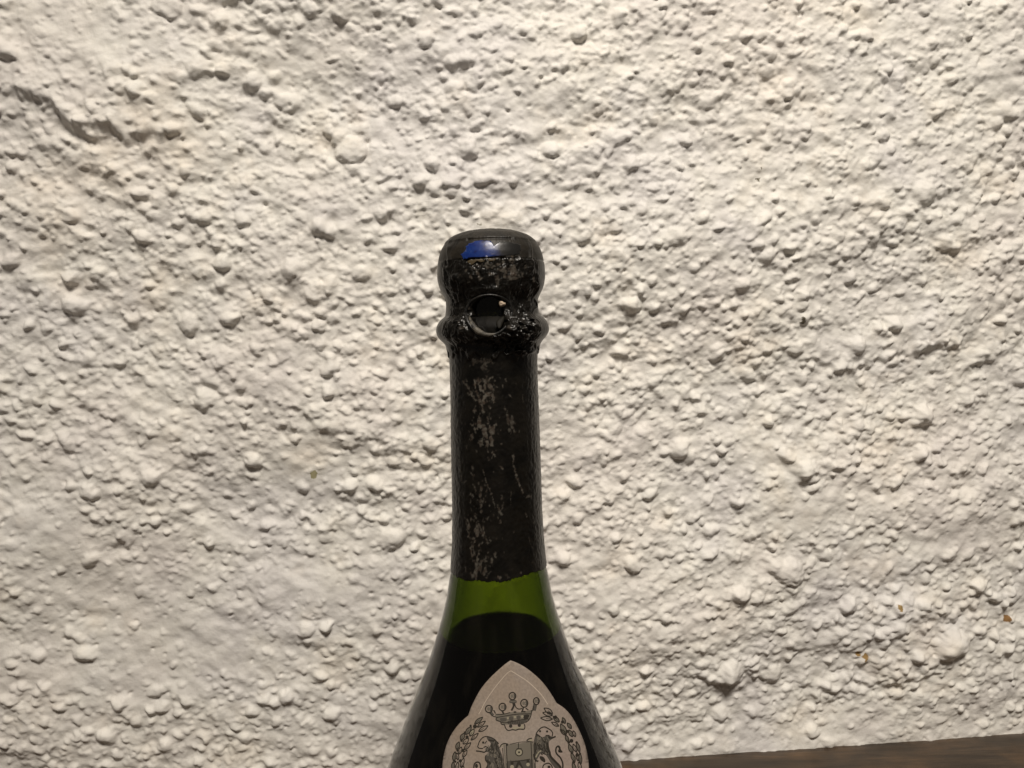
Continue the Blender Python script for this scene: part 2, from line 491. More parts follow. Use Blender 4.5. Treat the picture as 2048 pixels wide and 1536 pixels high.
# ------------------------------------------------------------------ bottle profile from its outline
def outline(rows):
    out = []
    for y, xl, xr in rows:
        a, b = hit_y(xl, y), hit_y(xr, y)
        rp = (b[0] - a[0]) / 2
        out.append(((a[2] + b[2]) / 2, D * math.sin(math.atan(rp / D))))
    return out
head_rows = [(463.0, 950, 1014), (466, 932, 1030), (470, 917, 1041), (474, 906, 1051), (480, 896.5, 1059), (488, 888, 1068), (499, 882, 1075.5),
             (512, 878.5, 1081), (527, 876.3, 1085), (543, 876, 1087), (556, 877, 1088), (570, 880, 1087), (582, 885, 1083),
             (593, 891, 1077), (602, 893, 1072), (612, 892, 1071), (624, 890.5, 1072), (631, 890, 1073), (635, 885.5, 1081), (640, 881, 1087.5), (646, 877.8, 1092.5),
             (653, 875.8, 1096), (660, 875.5, 1097), (667, 876.8, 1096), (673, 879.5, 1092.5), (679, 884, 1086.5), (684, 889, 1080.5), (690, 893, 1077.5), (704, 896, 1075)]
neck_rows = [(722, 898, 1074), (740, 898.8, 1074.3), (769, 900, 1075.5), (797, 901, 1077.5), (840, 901.5, 1079), (883, 902, 1080.5), (926, 903, 1082), (969, 903.8, 1083.3), (1026, 905, 1085.5),
             (1075, 904.6, 1088.4), (1112, 902.5, 1091.5), (1148, 899.5, 1096)]
body_rows = [(1190, 893, 1104), (1225, 884, 1112.5), (1260, 873, 1123.5), (1300, 860.5, 1138), (1336, 847.7, 1152.5), (1367, 835, 1167), (1408, 819, 1187.5),
             (1460, 798.6, 1211.5), (1496, 785.5, 1229), (1534, 770.5, 1246)]
P_head = outline(head_rows); P_neck = outline(neck_rows); P_body = outline(body_rows)
P_all = P_head + P_neck + P_body
# body goes on, out of the picture, to the foot on the table
zb, rb = P_all[-1]
low_part = [(zb - 0.014, rb + 0.0042), (zb - 0.030, rb + 0.0075), (zb - 0.046, rb + 0.0090), (zb - 0.066, rb + 0.0095), (Z_TABLE + 0.012, rb + 0.0092), (Z_TABLE + 0.004, rb + 0.0075), (Z_TABLE + 0.0008, rb + 0.003)]
TOP_Z = hit_y(982, 461.3)[2]
prof = [(TOP_Z, 0.0008)] + P_all + low_part
prof = np.array(prof)
zz_dense = np.linspace(prof[0, 0], prof[-1, 0], 4000)
def pchip_like(z):
    return np.interp(-z, -prof[:, 0], prof[:, 1])
# smooth the radius a little along z
rad_dense = pchip_like(zz_dense)
ker = np.exp(-0.5 * (np.arange(-18, 19) / 4.5) ** 2); ker /= ker.sum()
rad_s = np.convolve(np.pad(rad_dense, 18, mode='edge'), ker, 'valid')
w_ = smooth01((prof[0, 0] - zz_dense) / 0.004)
rad_dense = rad_dense * (1 - w_) + rad_s * w_
def R_of(z):
    return np.interp(-z, -zz_dense, rad_dense)

def surf(px, py, off=0.0):
    """first point of the bottle's surface along the sight line, pushed out by off"""
    d = ray(px, py); d = d / np.linalg.norm(d)
    ts = np.linspace(0.17, 0.34, 260)
    pts = CAM[None] + ts[:, None] * d[None]
    g = np.hypot(pts[:, 0], pts[:, 1]) - R_of(pts[:, 2])
    neg = np.where(g < 0)[0]
    if len(neg) == 0:
        k = int(np.argmin(g)); lo = hi = ts[k]
    else:
        k = neg[0]; lo, hi = ts[max(k - 1, 0)], ts[k]
    for _ in range(22):
        mid = 0.5 * (lo + hi)
        p = CAM + mid * d
        if math.hypot(p[0], p[1]) - R_of(p[2]) < 0: hi = mid
        else: lo = mid
    p = CAM + hi * d
    th = math.atan2(p[1], p[0]); z = p[2]
    e = 0.0006
    slope = (R_of(z + e) - R_of(z - e)) / (2 * e)
    n = np.array([math.cos(th), math.sin(th), -slope]); n /= np.linalg.norm(n)
    return p + n * off
def theta_z(px, py):
    p = surf(px, py)
    return math.atan2(p[1], p[0]), p[2]

bottle = add('champagne_bottle', None, None, None,
             'old dark green champagne bottle with torn black capsule and crested label', 'bottle')
bottle.location = (0, 0, Z_TABLE)
def part(name, me, mat, parent=None, label=None):
    o = add(name, me, mat, parent or bottle, label)
    if parent is None:
        o.matrix_parent_inverse = Matrix.Translation((0, 0, -Z_TABLE))
    return o
def lathe(name, pr, n=160):
    th = np.linspace(0, 2 * math.pi, n, endpoint=False)
    pr = np.array(pr)
    P = np.stack([pr[:, 1:2] * np.cos(th), pr[:, 1:2] * np.sin(th), pr[:, 0:1] + 0 * th], axis=-1)
    return grid_mesh(name, P[:, ::-1], wrap=True)

# --- glass: outer wall, punt, inner wall
z_cap_end = hit_y(990, 1150)[2]
z_neck_top = P_head[6][0]
def glass_outer_r(z):
    r = R_of(z)
    under = smooth01((z - z_cap_end) / 0.004)
    r = r - 0.0005 * under
    zmid = P_neck[1][0]
    return np.where(z > zmid, np.minimum(r, 0.0132), r)
z1 = P_head[10][0]
zo = np.linspace(z1, Z_TABLE + 0.0008, 300)
outer = [(z, float(glass_outer_r(z))) for z in zo]
TH = 0.0034
punt = [(Z_TABLE + 0.0003, rb + 0.001), (Z_TABLE + 0.0008, rb - 0.004), (Z_TABLE + 0.008, rb - 0.012), (Z_TABLE + 0.018, 0.014), (Z_TABLE + 0.022, 0.0002)]
punt_in = [(Z_TABLE + 0.027, 0.0002), (Z_TABLE + 0.023, 0.015), (Z_TABLE + 0.013, rb - 0.009), (Z_TABLE + 0.0095, rb - 0.001)]
zi = np.linspace(Z_TABLE + 0.014, z1, 260)
inner = [(z, float(glass_outer_r(z)) - TH - 0.0006 * float(smooth01((z - z_cap_end) / 0.02))) for z in zi]
mt_glass, nt, nd, lk, bs = new_mat('dark_green_glass')
nd.remove(bs)
gl = N(nd, 'ShaderNodeBsdfGlass', IOR=1.42, Roughness=0.0)
ai = N(nd, 'ShaderNodeAttribute', attribute_name='inner')                # dull film inside
ml = N(nd, 'ShaderNodeMath', operation='MULTIPLY'); lk.new(ai.outputs['Fac'], ml.inputs[0]); ml.inputs[1].default_value = 0.14
lk.new(ml.outputs[0], gl.inputs['Roughness'])
# thin dust film and wiped streaks on the glass
tc = N(nd, 'ShaderNodeTexCoord')
df = N(nd, 'ShaderNodeBsdfDiffuse'); df.inputs['Color'].default_value = (0.30, 0.25, 0.18, 1)
mp = N(nd, 'ShaderNodeMapping'); mp.inputs['Scale'].default_value = (90, 90, 5)
lk.new(tc.outputs['Object'], mp.inputs['Vector'])
nz = N(nd, 'ShaderNodeTexNoise', Scale=2.2, Detail=5.0, Roughness=0.6); lk.new(mp.outputs[0], nz.inputs['Vector'])
rp_ = ramp(nd, [(0.50, (0.002,) * 3), (0.74, (0.018,) * 3)]); lk.new(nz.outputs['Fac'], rp_.inputs['Fac'])
ms = N(nd, 'ShaderNodeMixShader'); lk.new(rp_.outputs['Color'], ms.inputs[0]); lk.new(gl.outputs[0], ms.inputs[1]); lk.new(df.outputs[0], ms.inputs[2])
va = N(nd, 'ShaderNodeVolumeAbsorption', Density=930.0); va.inputs['Color'].default_value = (0.605, 0.675, 0.0, 1)
out = nd['Material Output']
lk.new(ms.outputs[0], out.inputs['Surface']); lk.new(va.outputs[0], out.inputs['Volume'])
me_glass = lathe('glass', outer + punt + punt_in + inner + [outer[0]], 200)
at = me_glass.attributes.new('inner', 'FLOAT', 'POINT')
_no = len(outer) + len(punt)
_rows = len(me_glass.vertices) // 200
at.data.foreach_set('value', np.repeat((np.arange(_rows) >= _no) & (np.arange(_rows) < _rows - 1), 200).astype(np.float32))
part('glass_body', me_glass, mt_glass)

# --- wine
p_far = hit_y(1000, 1233, 0.0145)
z_wine = p_far[2]
zw = np.linspace(z_wine, Z_TABLE + 0.0145, 200)
wine_prof = [(z_wine, 0.0002), (z_wine, float(glass_outer_r(z_wine)) - TH - 0.0020), (z_wine + 0.0003, float(glass_outer_r(z_wine)) - TH - 0.0008),
             (z_wine + 0.0013, float(glass_outer_r(z_wine + .0013)) - TH + 0.00012)]
wine_prof += [(z, float(glass_outer_r(z)) - TH + 0.00015) for z in zw] + [(Z_TABLE + 0.0245, 0.014), (Z_TABLE + 0.028, 0.0002)]
mt_wine, nt, nd, lk, bs = new_mat('dark_wine')
bs.inputs['Base Color'].default_value = (0.0035, 0.0036, 0.0016, 1)
bs.inputs['Roughness'].default_value = 0.3
bs.inputs['IOR'].default_value = 1.34
bs.inputs['Specular IOR Level'].default_value = 0.02
part('wine', lathe('wine', wine_prof, 160), mt_wine)

# --- cork inside the neck
mt_cork, nt, nd, lk, bs = new_mat('cork')
nz = N(nd, 'ShaderNodeTexNoise', Scale=420.0, Detail=4.0)
r_ = ramp(nd, [(0.35, (0.12, 0.075, 0.04)), (0.6, (0.34, 0.24, 0.14))]); lk.new(nz.outputs['Fac'], r_.inputs['Fac'])
lk.new(r_.outputs['Color'], bs.inputs['Base Color']); bs.inputs['Roughness'].default_value = 0.85
zc = P_neck[0][0]
part('cork', lathe('cork', [(TOP_Z - 0.004, 0.0002), (TOP_Z - 0.0045, 0.0105), (z1 + 0.002, 0.0118), (z1, 0.0093), (zc - 0.010, 0.0091), (zc - 0.011, 0.0002)], 64), mt_cork)

# ------------------------------------------------------------------ capsule (foil over cork, wire and neck)
def build_capsule():
    NT = 440
    th = np.linspace(0, 2 * math.pi, NT, endpoint=False)       # -pi/2 faces the camera
    # bottom edge, torn
    edge = [(906, 1150), (917, 1156), (940, 1162), (971, 1164), (1002, 1163), (1025, 1160), (1031, 1155), (1040, 1153), (1050, 1151.5), (1055, 1149.5), (1064, 1147.5), (1082, 1140), (1090, 1136)]
    et = np.array([theta_z(*p) for p in edge])
    eth = np.mod(et[:, 0], 2 * math.pi)
    o = np.argsort(eth); eth = eth[o]; ez = et[o, 1]
    z_edge = np.interp(th, eth, ez)
    z_mean = ez.mean()
    back = np.minimum(np.abs(th - 1.5 * math.pi), 2 * math.pi - np.abs(th - 1.5 * math.pi))
    k = smooth01((back - 1.2) / 0.5)
    z_edge = z_edge * (1 - k) + z_mean * k
    en = fft_noise((8, NT), (1, 0.0002), (0.5, 0.0010), 41)[3]
    z_edge = z_edge + 0.00022 * en
    # rows: by arc length from the top down
    zz = np.linspace(TOP_Z, z_mean, 6000); rr = R_of(zz)
    s = np.concatenate([[0], np.cumsum(np.hypot(np.diff(zz), np.diff(rr)))])
    NR = 540
    ss = np.linspace(0, s[-1], NR)
    zr = np.interp(ss, s, zz)
    t = smooth01((zr[0] * 0 + (P_neck[5][0] - zr)) / (P_neck[5][0] - z_mean))
    Z = zr[:, None] + t[:, None] * (z_edge - z_mean)[None, :]
    Rr = R_of(Z)
    ds = ss[1]; dt = 2 * math.pi * 0.0147 / NT
    shp = (NR, NT); sp = (ds, dt)
    TH = th[None, :] + 0 * Z
    arc = (np.mod(TH + math.pi / 2 + math.pi, 2 * math.pi) - math.pi) * 0.0147   # metres from the front line
    # pixel-like coordinates on the front: nearest mapping through theta,z
    def loc(px, py):
        a, z = theta_z(px, py)
        return (math.fmod(a + math.pi / 2 + 3 * math.pi, 2 * math.pi) - math.pi) * 0.0147, z
    n_a = fft_noise(shp, sp, (0.004, 0.0035), 50)
    n_b = fft_noise(shp, sp, (0.0016, 0.0013), 51)
    n_c = fft_noise(shp, sp, (0.0007, 0.0006), 52)
    n_s = fft_noise(shp, sp, (0.0030, 0.0007), 58)
    n_v = fft_noise(shp, sp, (0.010, 0.0018), 53)
    z_lip = hit_y(985, 706)[2]
    torn = z_lip + 0.0010 * fft_noise((8, NT), (1, dt), (0.5, 0.004), 55)[2][None, :]
    head = smooth01((Z - torn) / 0.0006)
    crease = np.maximum(0, 0.6 - np.abs(n_a)) / 0.6
    crease2 = np.maximum(0, 0.45 - np.abs(n_b)) / 0.45
    z_band_lo = loc(985, 516)[1]; z_band_hi = loc(985, 478)[1]
    band = smooth01((Z - z_band_lo) / 0.0006)
    topm = smooth01((Z - z_band_hi) / 0.0005)
    calm = 1 - 0.80 * band
    # calm on the flanks too, where the outline is smooth
    flank = smooth01((np.abs(arc) - 0.0135) / 0.003)
    calm = calm * (1 - 0.85 * flank)
    d = head * calm * (0.00018 * n_a + 0.00022 * crease ** 2 + 0.00012 * crease2 ** 2 + 0.00009 * n_s + 0.00006 * n_c) + 0.00036 * head
    d += (1 - head) * (0.000015 * n_v + 0.00003 * n_b + 0.000012 * n_c)
    # band edges
    d += -0.00028 * np.exp(-((Z - z_band_lo) / 0.00022) ** 2) * head * smooth01((arc + 0.0105) / 0.001) - 0.00030 * np.exp(-((Z - z_band_hi) / 0.00022) ** 2) * smooth01((0.0075 - np.abs(arc)) / 0.001)
    d += 0.00012 * topm
    # folded seams running down either side of the front
    def seam(pts, amp, w, seed):
        q = np.array([loc(*p) for p in pts]); o = np.argsort(q[:, 1]); q = q[o]
        line = np.interp(Z, q[:, 1], q[:, 0]) + 0.0003 * n_a
        m_ = smooth01((Z - q[0, 1]) / 0.001) * smooth01((q[-1, 1] - Z) / 0.001)
        return amp * m_ * np.exp(-((arc - line) / w) ** 2) * (0.7 + 0.25 * n_a) * smooth01(Z * 0 + 1)
    d += seam([(905, 480), (901, 520), (907, 570), (914, 610), (911, 650), (917, 690), (925, 704)], 0.00055, 0.0008, 1)
    d += seam([(925, 560), (921, 600), (925, 640), (921, 680)], 0.0006, 0.0005, 2)
    d += seam([(1052, 478), (1057, 520), (1062, 560), (1066, 590), (1064, 610)], 0.0005, 0.0007, 3)
    d += seam([(1071, 545), (1067, 580), (1070, 610), (1068, 640)], 0.0006, 0.0004, 4)
    # ring of bare dark glass under the wire loop: sunken hole
    la, lz = loc(978, 629)
    q = np.hypot(arc - la, (Z - lz) * 0.98)
    phi = np.arctan2(Z - lz, arc - la)
    q = q * (1 + 0.10 * np.sin(2 * phi + 0.9) + 0.07 * np.sin(3 * phi + 2.0) + 0.03 * n_b)
    hole = smooth01((0.0056 - q) / 0.0007)
    d = d * (1 - 0.85 * hole) - 0.0026 * hole
    d += 0.00025 * hole * np.exp(-((Z - loc(978, 622)[1]) / 0.0014) ** 2)
    # foil lifted round the loop
    q = np.hypot(arc - la, (Z - lz) * 0.98)
    for px, py, ra, rz, a in ((1042, 676, .0040, .0042, .0016), (1050, 645, .0026, .0022, .0010), (918, 655, .0018, .0050, .0006), (1000, 690, .0040, .0018, .0007)):
        a0, z0 = loc(px, py)
        d += a * np.exp(-((arc - a0) / ra) ** 2 - ((Z - z0) / rz) ** 2) * (crease ** 1.5 + 0.5 * crease2 ** 2 - 0.45) * (1 - 0.8 * flank)
    hem_z = np.interp(arc, [loc(1008, 707)[0], loc(1030, 704)[0], loc(1055, 706)[0], loc(1076, 699)[0]], [loc(1008, 707)[1], loc(1030, 704)[1], loc(1055, 706)[1], loc(1076, 699)[1]]) + 0.0002 * n_a
    hm = smooth01((arc - loc(1005, 706)[0]) / 0.001) * smooth01((loc(1082, 700)[0] - arc) / 0.001)
    d += hm * (1 - 0.85 * flank) * (0.0009 * np.exp(-((Z - hem_z) / 0.00035) ** 2) - 0.0006 * np.exp(-((Z - hem_z - 0.0011) / 0.0006) ** 2))
    d += 0.0006 * np.exp(-((q - 0.0072) / 0.0011) ** 2) * (0.8 + 0.2 * n_b)
    # hollow left of and under the loop
    for px, py, ra, rz, a in ((975, 690, .006, .0022, -.0010), (1040, 612, .0035, .0035, -.0008), (1045, 575, .004, .005, -.0004)):
        a0, z0 = loc(px, py)
        d += a * np.exp(-((arc - a0) / ra) ** 2 - ((Z - z0) / rz) ** 2)
    # crumpled lump right of the loop
    for px, py, ra, rz, a in ((1040, 672, .0042, .0044, .0023), (1052, 655, .0020, .0022, .0008), (1036, 655, .0020, .0024, .0007), (1058, 640, .0016, .0014, .0012), (1044, 700, .0050, .0009, .0010), (1000, 683, .0013, .0014, .0008)):
        a0, z0 = loc(px, py)
        d += a * np.exp(-((arc - a0) / ra) ** 2 - ((Z - z0) / rz) ** 2) * (1 + 0.25 * n_b)
    def flakes(px, py, ra, rz, val, thr):
        a0, z0 = loc(px, py)
        g = np.exp(-((arc - a0) / ra) ** 2 - ((Z - z0) / rz) ** 2)
        e = smooth01((0.65 * fl_a + 0.6 * n_b + 0.16 * n_c + 2.1 * g - thr + 0.2) * 1.5)
        np.maximum(wear, (val * e * smooth01(g * 4)).astype(np.float32), out=wear)
    fl_a = fft_noise(shp, sp, (0.0045, 0.0016), 57)
    # scratched chips of the coating (real wear): attribute + tiny relief
    wear = np.zeros(shp, np.float32)
    rs = random.Random(9)
    def stroke(pts, w, val):
        q = np.array([loc(*p) for p in pts])
        m_ = np.full(shp, 9.0)
        for a, b in zip(q[:-1], q[1:]):
            ab = b - a; L2 = (ab ** 2).sum() + 1e-12
            tt = np.clip(((arc - a[0]) * ab[0] + (Z - a[1]) * ab[1]) / L2, 0, 1)
            m_ = np.minimum(m_, np.hypot(arc - a[0] - tt * ab[0], Z - a[1] - tt * ab[1]))
        e = smooth01(0.9 - 0.7 * m_ / w + 0.40 * n_c)
        np.maximum(wear, 0.8 * val * e, out=wear)
    px_m = 0.000164
    for pts, w, v in (([(926, 762), (934, 772), (944, 790), (950, 800)], 2.2, .7), ([(955, 763), (970, 762), (982, 775), (986, 800)], 4.0, .75), ([(953, 784), (960, 800), (967, 825)], 2.6, .8),
                      ([(975, 835), (980, 855)], 2.4, .75), ([(948, 820), (951, 822)], 3, .7), ([(957, 833), (958, 836)], 2.5, .8), ([(944, 850), (952, 848)], 3, .65), ([(962, 850), (966, 853)], 3, .7),
                      ([(1010, 815), (1018, 838), (1029, 865)], 2.4, .55), ([(1026, 912), (1028, 935), (1035, 960), (1046, 985)], 2.0, .65), ([(966, 940), (973, 965), (984, 990), (990, 1015)], 1.1, .6),
                      ([(942, 880), (945, 870)], 3, .6), ([(958, 885), (966, 880), (962, 890)], 4, .6), ([(985, 905), (990, 912)], 1.5, .7), ([(1001, 933), (1006, 938)], 1.8, .7), ([(945, 958), (948, 950)], 1.5, .5),
                      ([(918, 920), (922, 950), (923, 965)], 2.2, .45), ([(955, 1000), (966, 1003)], 3, .5), ([(995, 1010), (1003, 1030)], 2, .55), ([(1000, 1042), (1001, 1045)], 2, .6),
                      ([(930, 1035), (935, 1060), (945, 1095), (950, 1110)], 1.8, .55), ([(950, 1030), (960, 1055), (975, 1085)], 2.8, .5), ([(968, 1045), (978, 1032)], 2, .5), ([(1052, 1028), (1054, 1032)], 1.8, .6),
                      ([(945, 1120), (960, 1128), (972, 1115)], 2.5, .5), ([(970, 1154), (973, 1155)], 2, .75), ([(996, 1153), (1000, 1156)], 2.2, .8), ([(990, 1110), (992, 1105)], 1.8, .5), ([(1050, 993), (1062, 992)], 2, .5),
                      ([(1011, 758), (1012, 762)], 1.5, .6), ([(1005, 775), (1005, 770)], 1.2, .5), ([(1045, 790), (1046, 803)], 1.2, .4), ([(1058, 1075), (1066, 1098)], 1.5, .4), ([(1022, 985), (1021, 1010)], 1.0, .35),
                      # head: chipped patch under the band
                      ([(945, 525), (955, 545), (962, 557)], 2.5, .7), ([(985, 533), (998, 528)], 3, .8), ([(1010, 540), (1025, 535), (1030, 550)], 5, .55), ([(1020, 555), (1040, 552)], 4, .5), ([(955, 528), (970, 533)], 3, .5),
                      ([(948, 722), (985, 724)], 3.5, .45), ([(962, 735), (975, 740)], 3, .35)):
        stroke(pts, w * px_m, v)
    for a in ((968, 785, .0032, .0050, .75, 1.95), (975, 870, .0036, .0064, .60, 2.1), (955, 850, .0026, .0044, .65, 2.15), (960, 1000, .0032, .0055, .50, 2.15), (985, 1020, .0030, .0050, .40, 2.3),
              (948, 1075, .0034, .0088, .60, 2.05), (970, 1135, .0050, .0045, .45, 2.0), (1024, 850, .0016, .0050, .35, 2.5), (995, 540, .0075, .0032, .60, 2.1), (1020, 545, .0040, .0030, .55, 2.0),
              (965, 727, .0040, .0016, .40, 2.1), (928, 650, .0020, .0050, .30, 2.4), (1062, 580, .0014, .0060, .40, 2.2), (1040, 660, .0040, .0030, .30, 2.5)):
        flakes(*a)
    for _ in range(110):                                       # many tiny nicks, most on the left of the neck
        px = min(1075, max(908, rs.gauss(960, 32) if rs.random() < .8 else rs.uniform(910, 1080)))
        py = rs.uniform(750, 1158)
        l = rs.uniform(1, 9); a = rs.gauss(1.25, .5)
        stroke([(px, py), (px + l * math.cos(a), py + l * math.sin(a))], rs.uniform(0.6, 1.9) * px_m, rs.uniform(.2, .6))
    for _ in range(50):
        px = rs.uniform(900, 1066); py = rs.uniform(525, 700)
        l = rs.uniform(1, 6); a = rs.uniform(0, 3.1)
        stroke([(px, py), (px + l * math.cos(a), py + l * math.sin(a))], rs.uniform(0.6, 1.5) * px_m, rs.uniform(.15, .45))
    d -= 0.00004 * wear
    R2 = np.maximum(Rr + d * (Rr > 0.002), 0.0)
    Zf = Z + np.where(zr[:, None] > z_band_hi, d * 0.6, 0)
    P = np.stack([R2 * np.cos(TH), R2 * np.sin(TH), Zf], axis=-1)
    # closing thickness: inner hem at the bottom edge
    hem = P[-1].copy(); hr = (R2[-1] - 0.0006)
    hem[:, 0] = hr * np.cos(th); hem[:, 1] = hr * np.sin(th)
    hem2 = hem.copy(); hem2[:, 2] += 0.003
    P = np.concatenate([P, hem[None], hem2[None]], axis=0)[:, ::-1]
    me = grid_mesh('capsule', P, wrap=True)
    def attr(name, a):
        full = np.concatenate([a, a[-1:], a[-1:]], axis=0)[:, ::-1]
        at = me.attributes.new(name, 'FLOAT', 'POINT')
        at.data.foreach_set('value', np.ascontiguousarray(full, dtype=np.float32).reshape(-1))
    attr('wear', wear * (1 - hole)); attr('head', head.astype(np.float32)); attr('hole', hole); attr('top', (band * head).astype(np.float32))
    mt, nt, nd, lk, bs = new_mat('black_foil_wax')
    tc = N(nd, 'ShaderNodeTexCoord')
    aw = N(nd, 'ShaderNodeAttribute', attribute_name='wear'); ah = N(nd, 'ShaderNodeAttribute', attribute_name='head')
    nz = N(nd, 'ShaderNodeTexNoise', Scale=170.0, Detail=7.0, Roughness=0.72); lk.new(tc.outputs['Object'], nz.inputs['Vector'])
    rb_ = ramp(nd, [(0.38, (0.0020, 0.0017, 0.0012)), (0.70, (0.0095, 0.0077, 0.0052))]); lk.new(nz.outputs['Fac'], rb_.inputs['Fac'])
    nw = N(nd, 'ShaderNodeTexNoise', Scale=900.0, Detail=3.0); lk.new(tc.outputs['Object'], nw.inputs['Vector'])
    rw = ramp(nd, [(0.35, (0.065, 0.046, 0.034)), (0.62, (0.145, 0.132, 0.110))]); lk.new(nw.outputs['Fac'], rw.inputs['Fac'])
    c = mix(nd, lk, aw.outputs['Fac'], rb_.outputs['Color'], rw.outputs['Color'])
    lk.new(c, bs.inputs['Base Color'])
    rr_ = N(nd, 'ShaderNodeMapRange'); rr_.inputs['To Min'].default_value = 0.24; rr_.inputs['To Max'].default_value = 0.26
    lk.new(ah.outputs['Fac'], rr_.inputs['Value'])
    ad = N(nd, 'ShaderNodeMath', operation='MULTIPLY_ADD'); lk.new(nz.outputs['Fac'], ad.inputs[0]); ad.inputs[1].default_value = 0.18; lk.new(rr_.outputs[0], ad.inputs[2])
    ao = N(nd, 'ShaderNodeAttribute', attribute_name='hole')
    sl = N(nd, 'ShaderNodeMapRange'); sl.inputs['To Min'].default_value = 0.36; sl.inputs['To Max'].default_value = 0.12
    lk.new(ao.outputs['Fac'], sl.inputs['Value']); lk.new(sl.outputs[0], bs.inputs['Specular IOR Level'])
    ah2 = N(nd, 'ShaderNodeMath', operation='MULTIPLY_ADD'); lk.new(ao.outputs['Fac'], ah2.inputs[0]); ah2.inputs[1].default_value = 0.3; lk.new(ad.outputs[0], ah2.inputs[2])
    at_ = N(nd, 'ShaderNodeAttribute', attribute_name='top')
    ah3 = N(nd, 'ShaderNodeMath', operation='MULTIPLY_ADD'); lk.new(at_.outputs['Fac'], ah3.inputs[0]); ah3.inputs[1].default_value = 0.16; lk.new(ah2.outputs[0], ah3.inputs[2])
    lk.new(ah3.outputs[0], bs.inputs['Roughness'])
    lk.new(mix(nd, lk, at_.outputs['Fac'], c, mix(nd, lk, 1.0, c, (1.9, 1.75, 1.5), 'MULTIPLY')), bs.inputs['Base Color'])   # thin brown capsule top
    bp = N(nd, 'ShaderNodeBump', Strength=0.25, Distance=0.0001)
    nb = N(nd, 'ShaderNodeTexNoise', Scale=1500.0, Detail=3.0); lk.new(tc.outputs['Object'], nb.inputs['Vector'])
    lk.new(nb.outputs['Fac'], bp.inputs['Height']); lk.new(bp.outputs['Normal'], bs.inputs['Normal'])
    return part('capsule', me, mt), mt
capsule, MAT_FOIL = build_capsule()

# ------------------------------------------------------------------ shapes laid on the bottle's surface
def fill_poly(pts, step):
    """triangulate a closed outline with inner points; returns 2-D points and triangles"""
    pts = np.array(pts)
    v = [Vector((float(x), float(y))) for x, y in pts]
    n = len(v)
    lo, hi = pts.min(0), pts.max(0)
    xs = np.arange(lo[0] + step * .5, hi[0], step); ys = np.arange(lo[1] + step * .5, hi[1], step)
    def inside(x, y):
        c = False
        for i in range(n):
            x1, y1 = pts[i]; x2, y2 = pts[i - 1]
            if (y1 > y) != (y2 > y) and x < (x2 - x1) * (y - y1) / (y2 - y1) + x1: c = not c
        return c
    for x in xs:
        for y in ys:
            if inside(x, y): v.append(Vector((float(x), float(y))))
    r = delaunay_2d_cdt(v, [], [list(range(n))], 1, 1e-5)
    return [(p[0], p[1]) for p in r[0]], [tuple(f) for f in r[2]]

def laid(name, shapes, mat, parent, thick=None, mats=None):
    """shapes: list of (points2d, faces, offset, material index)"""
    verts, faces, mi = [], [], []
    for p2, fc, off, k in shapes:
        b = len(verts)
        P3 = [surf(x, y, off) for x, y in p2]
        verts += P3
        for f in fc:
            a, b2, c = P3[f[0]], P3[f[1]], P3[f[2]]
            nrm = np.cross(b2 - a, c - a)
            f = tuple(f) if np.dot(nrm, a * np.array([1, 1, 0])) > 0 else tuple(reversed(f))
            faces.append(tuple(i + b for i in f)); mi.append(k)
    me = py_mesh(name, verts, faces)
    o = part(name, me, None, parent)
    for mm in (mats or [mat]): me.materials.append(mm)
    me.polygons.foreach_set('material_index', mi)
    if thick:
        sd = o.modifiers.new('thickness', 'SOLIDIFY'); sd.thickness = thick; sd.offset = -1
    return o

def ribbon(pts, w, off, k, n=5, taper=False):
    """stroke of width w px along pts (px), as a strip"""
    c = catmull(pts, n)
    c = np.array(c)
    t = np.gradient(c, axis=0); t /= (np.linalg.norm(t, axis=1)[:, None] + 1e-9)
    nn = np.stack([-t[:, 1], t[:, 0]], 1)
    ww = np.full(len(c), w / 2)
    if taper: ww = ww * np.clip(np.sin(np.linspace(0.25, math.pi - .25, len(c))) * 1.3, .3, 1)
    L = c + nn * ww[:, None]; R = c - nn * ww[:, None]
    p2 = [tuple(x) for x in L] + [tuple(x) for x in R]
    m_ = len(c)
    return (p2, [(i, i + 1, m_ + i + 1, m_ + i) for i in range(m_ - 1)], off, k)
def ring(cx, cy, rx, ry, w, off, k):
    a = [(cx + rx * math.cos(t), cy + ry * math.sin(t)) for t in np.linspace(0, 2 * math.pi, 17)]
    return ribbon(a, w, off, k, 2)
def disc(cx, cy, rx, ry, off, k):
    n = 14
    p = [(cx, cy)] + [(cx + rx * math.cos(t), cy + ry * math.sin(t)) for t in np.linspace(0, 2 * math.pi, n, endpoint=False)]
    return (p, [(0, 1 + i, 1 + (i + 1) % n) for i in range(n)], off, k)
def poly(pts, off, k, step=5.0, smooth=True):
    p, f = fill_poly(catmull(pts, 3, True) if smooth else pts, step)
    return (p, f, off, k)

# --- sticker scraps on the head, wire loop, chips
def C8(p): return (860 + p[0] / 5.484, 450 + p[1] / 5.484)
mt_blue, nt, nd, lk, bs = new_mat('blue_foil')
tc = N(nd, 'ShaderNodeTexCoord'); nz = N(nd, 'ShaderNodeTexNoise', Scale=480.0, Detail=6.0, Roughness=0.7); lk.new(tc.outputs['Object'], nz.inputs['Vector'])
r_ = ramp(nd, [(0.33, (0.006, 0.006, 0.006)), (0.42, (0.003, 0.015, 0.115)), (0.62, (0.005, 0.027, 0.15)), (0.70, (0.06, 0.07, 0.17))]); lk.new(nz.outputs['Fac'], r_.inputs['Fac'])
sx = N(nd, 'ShaderNodeSeparateXYZ'); lk.new(tc.outputs['Object'], sx.inputs[0])
nz2 = N(nd, 'ShaderNodeTexNoise', Scale=260.0, Detail=4.0); lk.new(tc.outputs['Object'], nz2.inputs['Vector'])
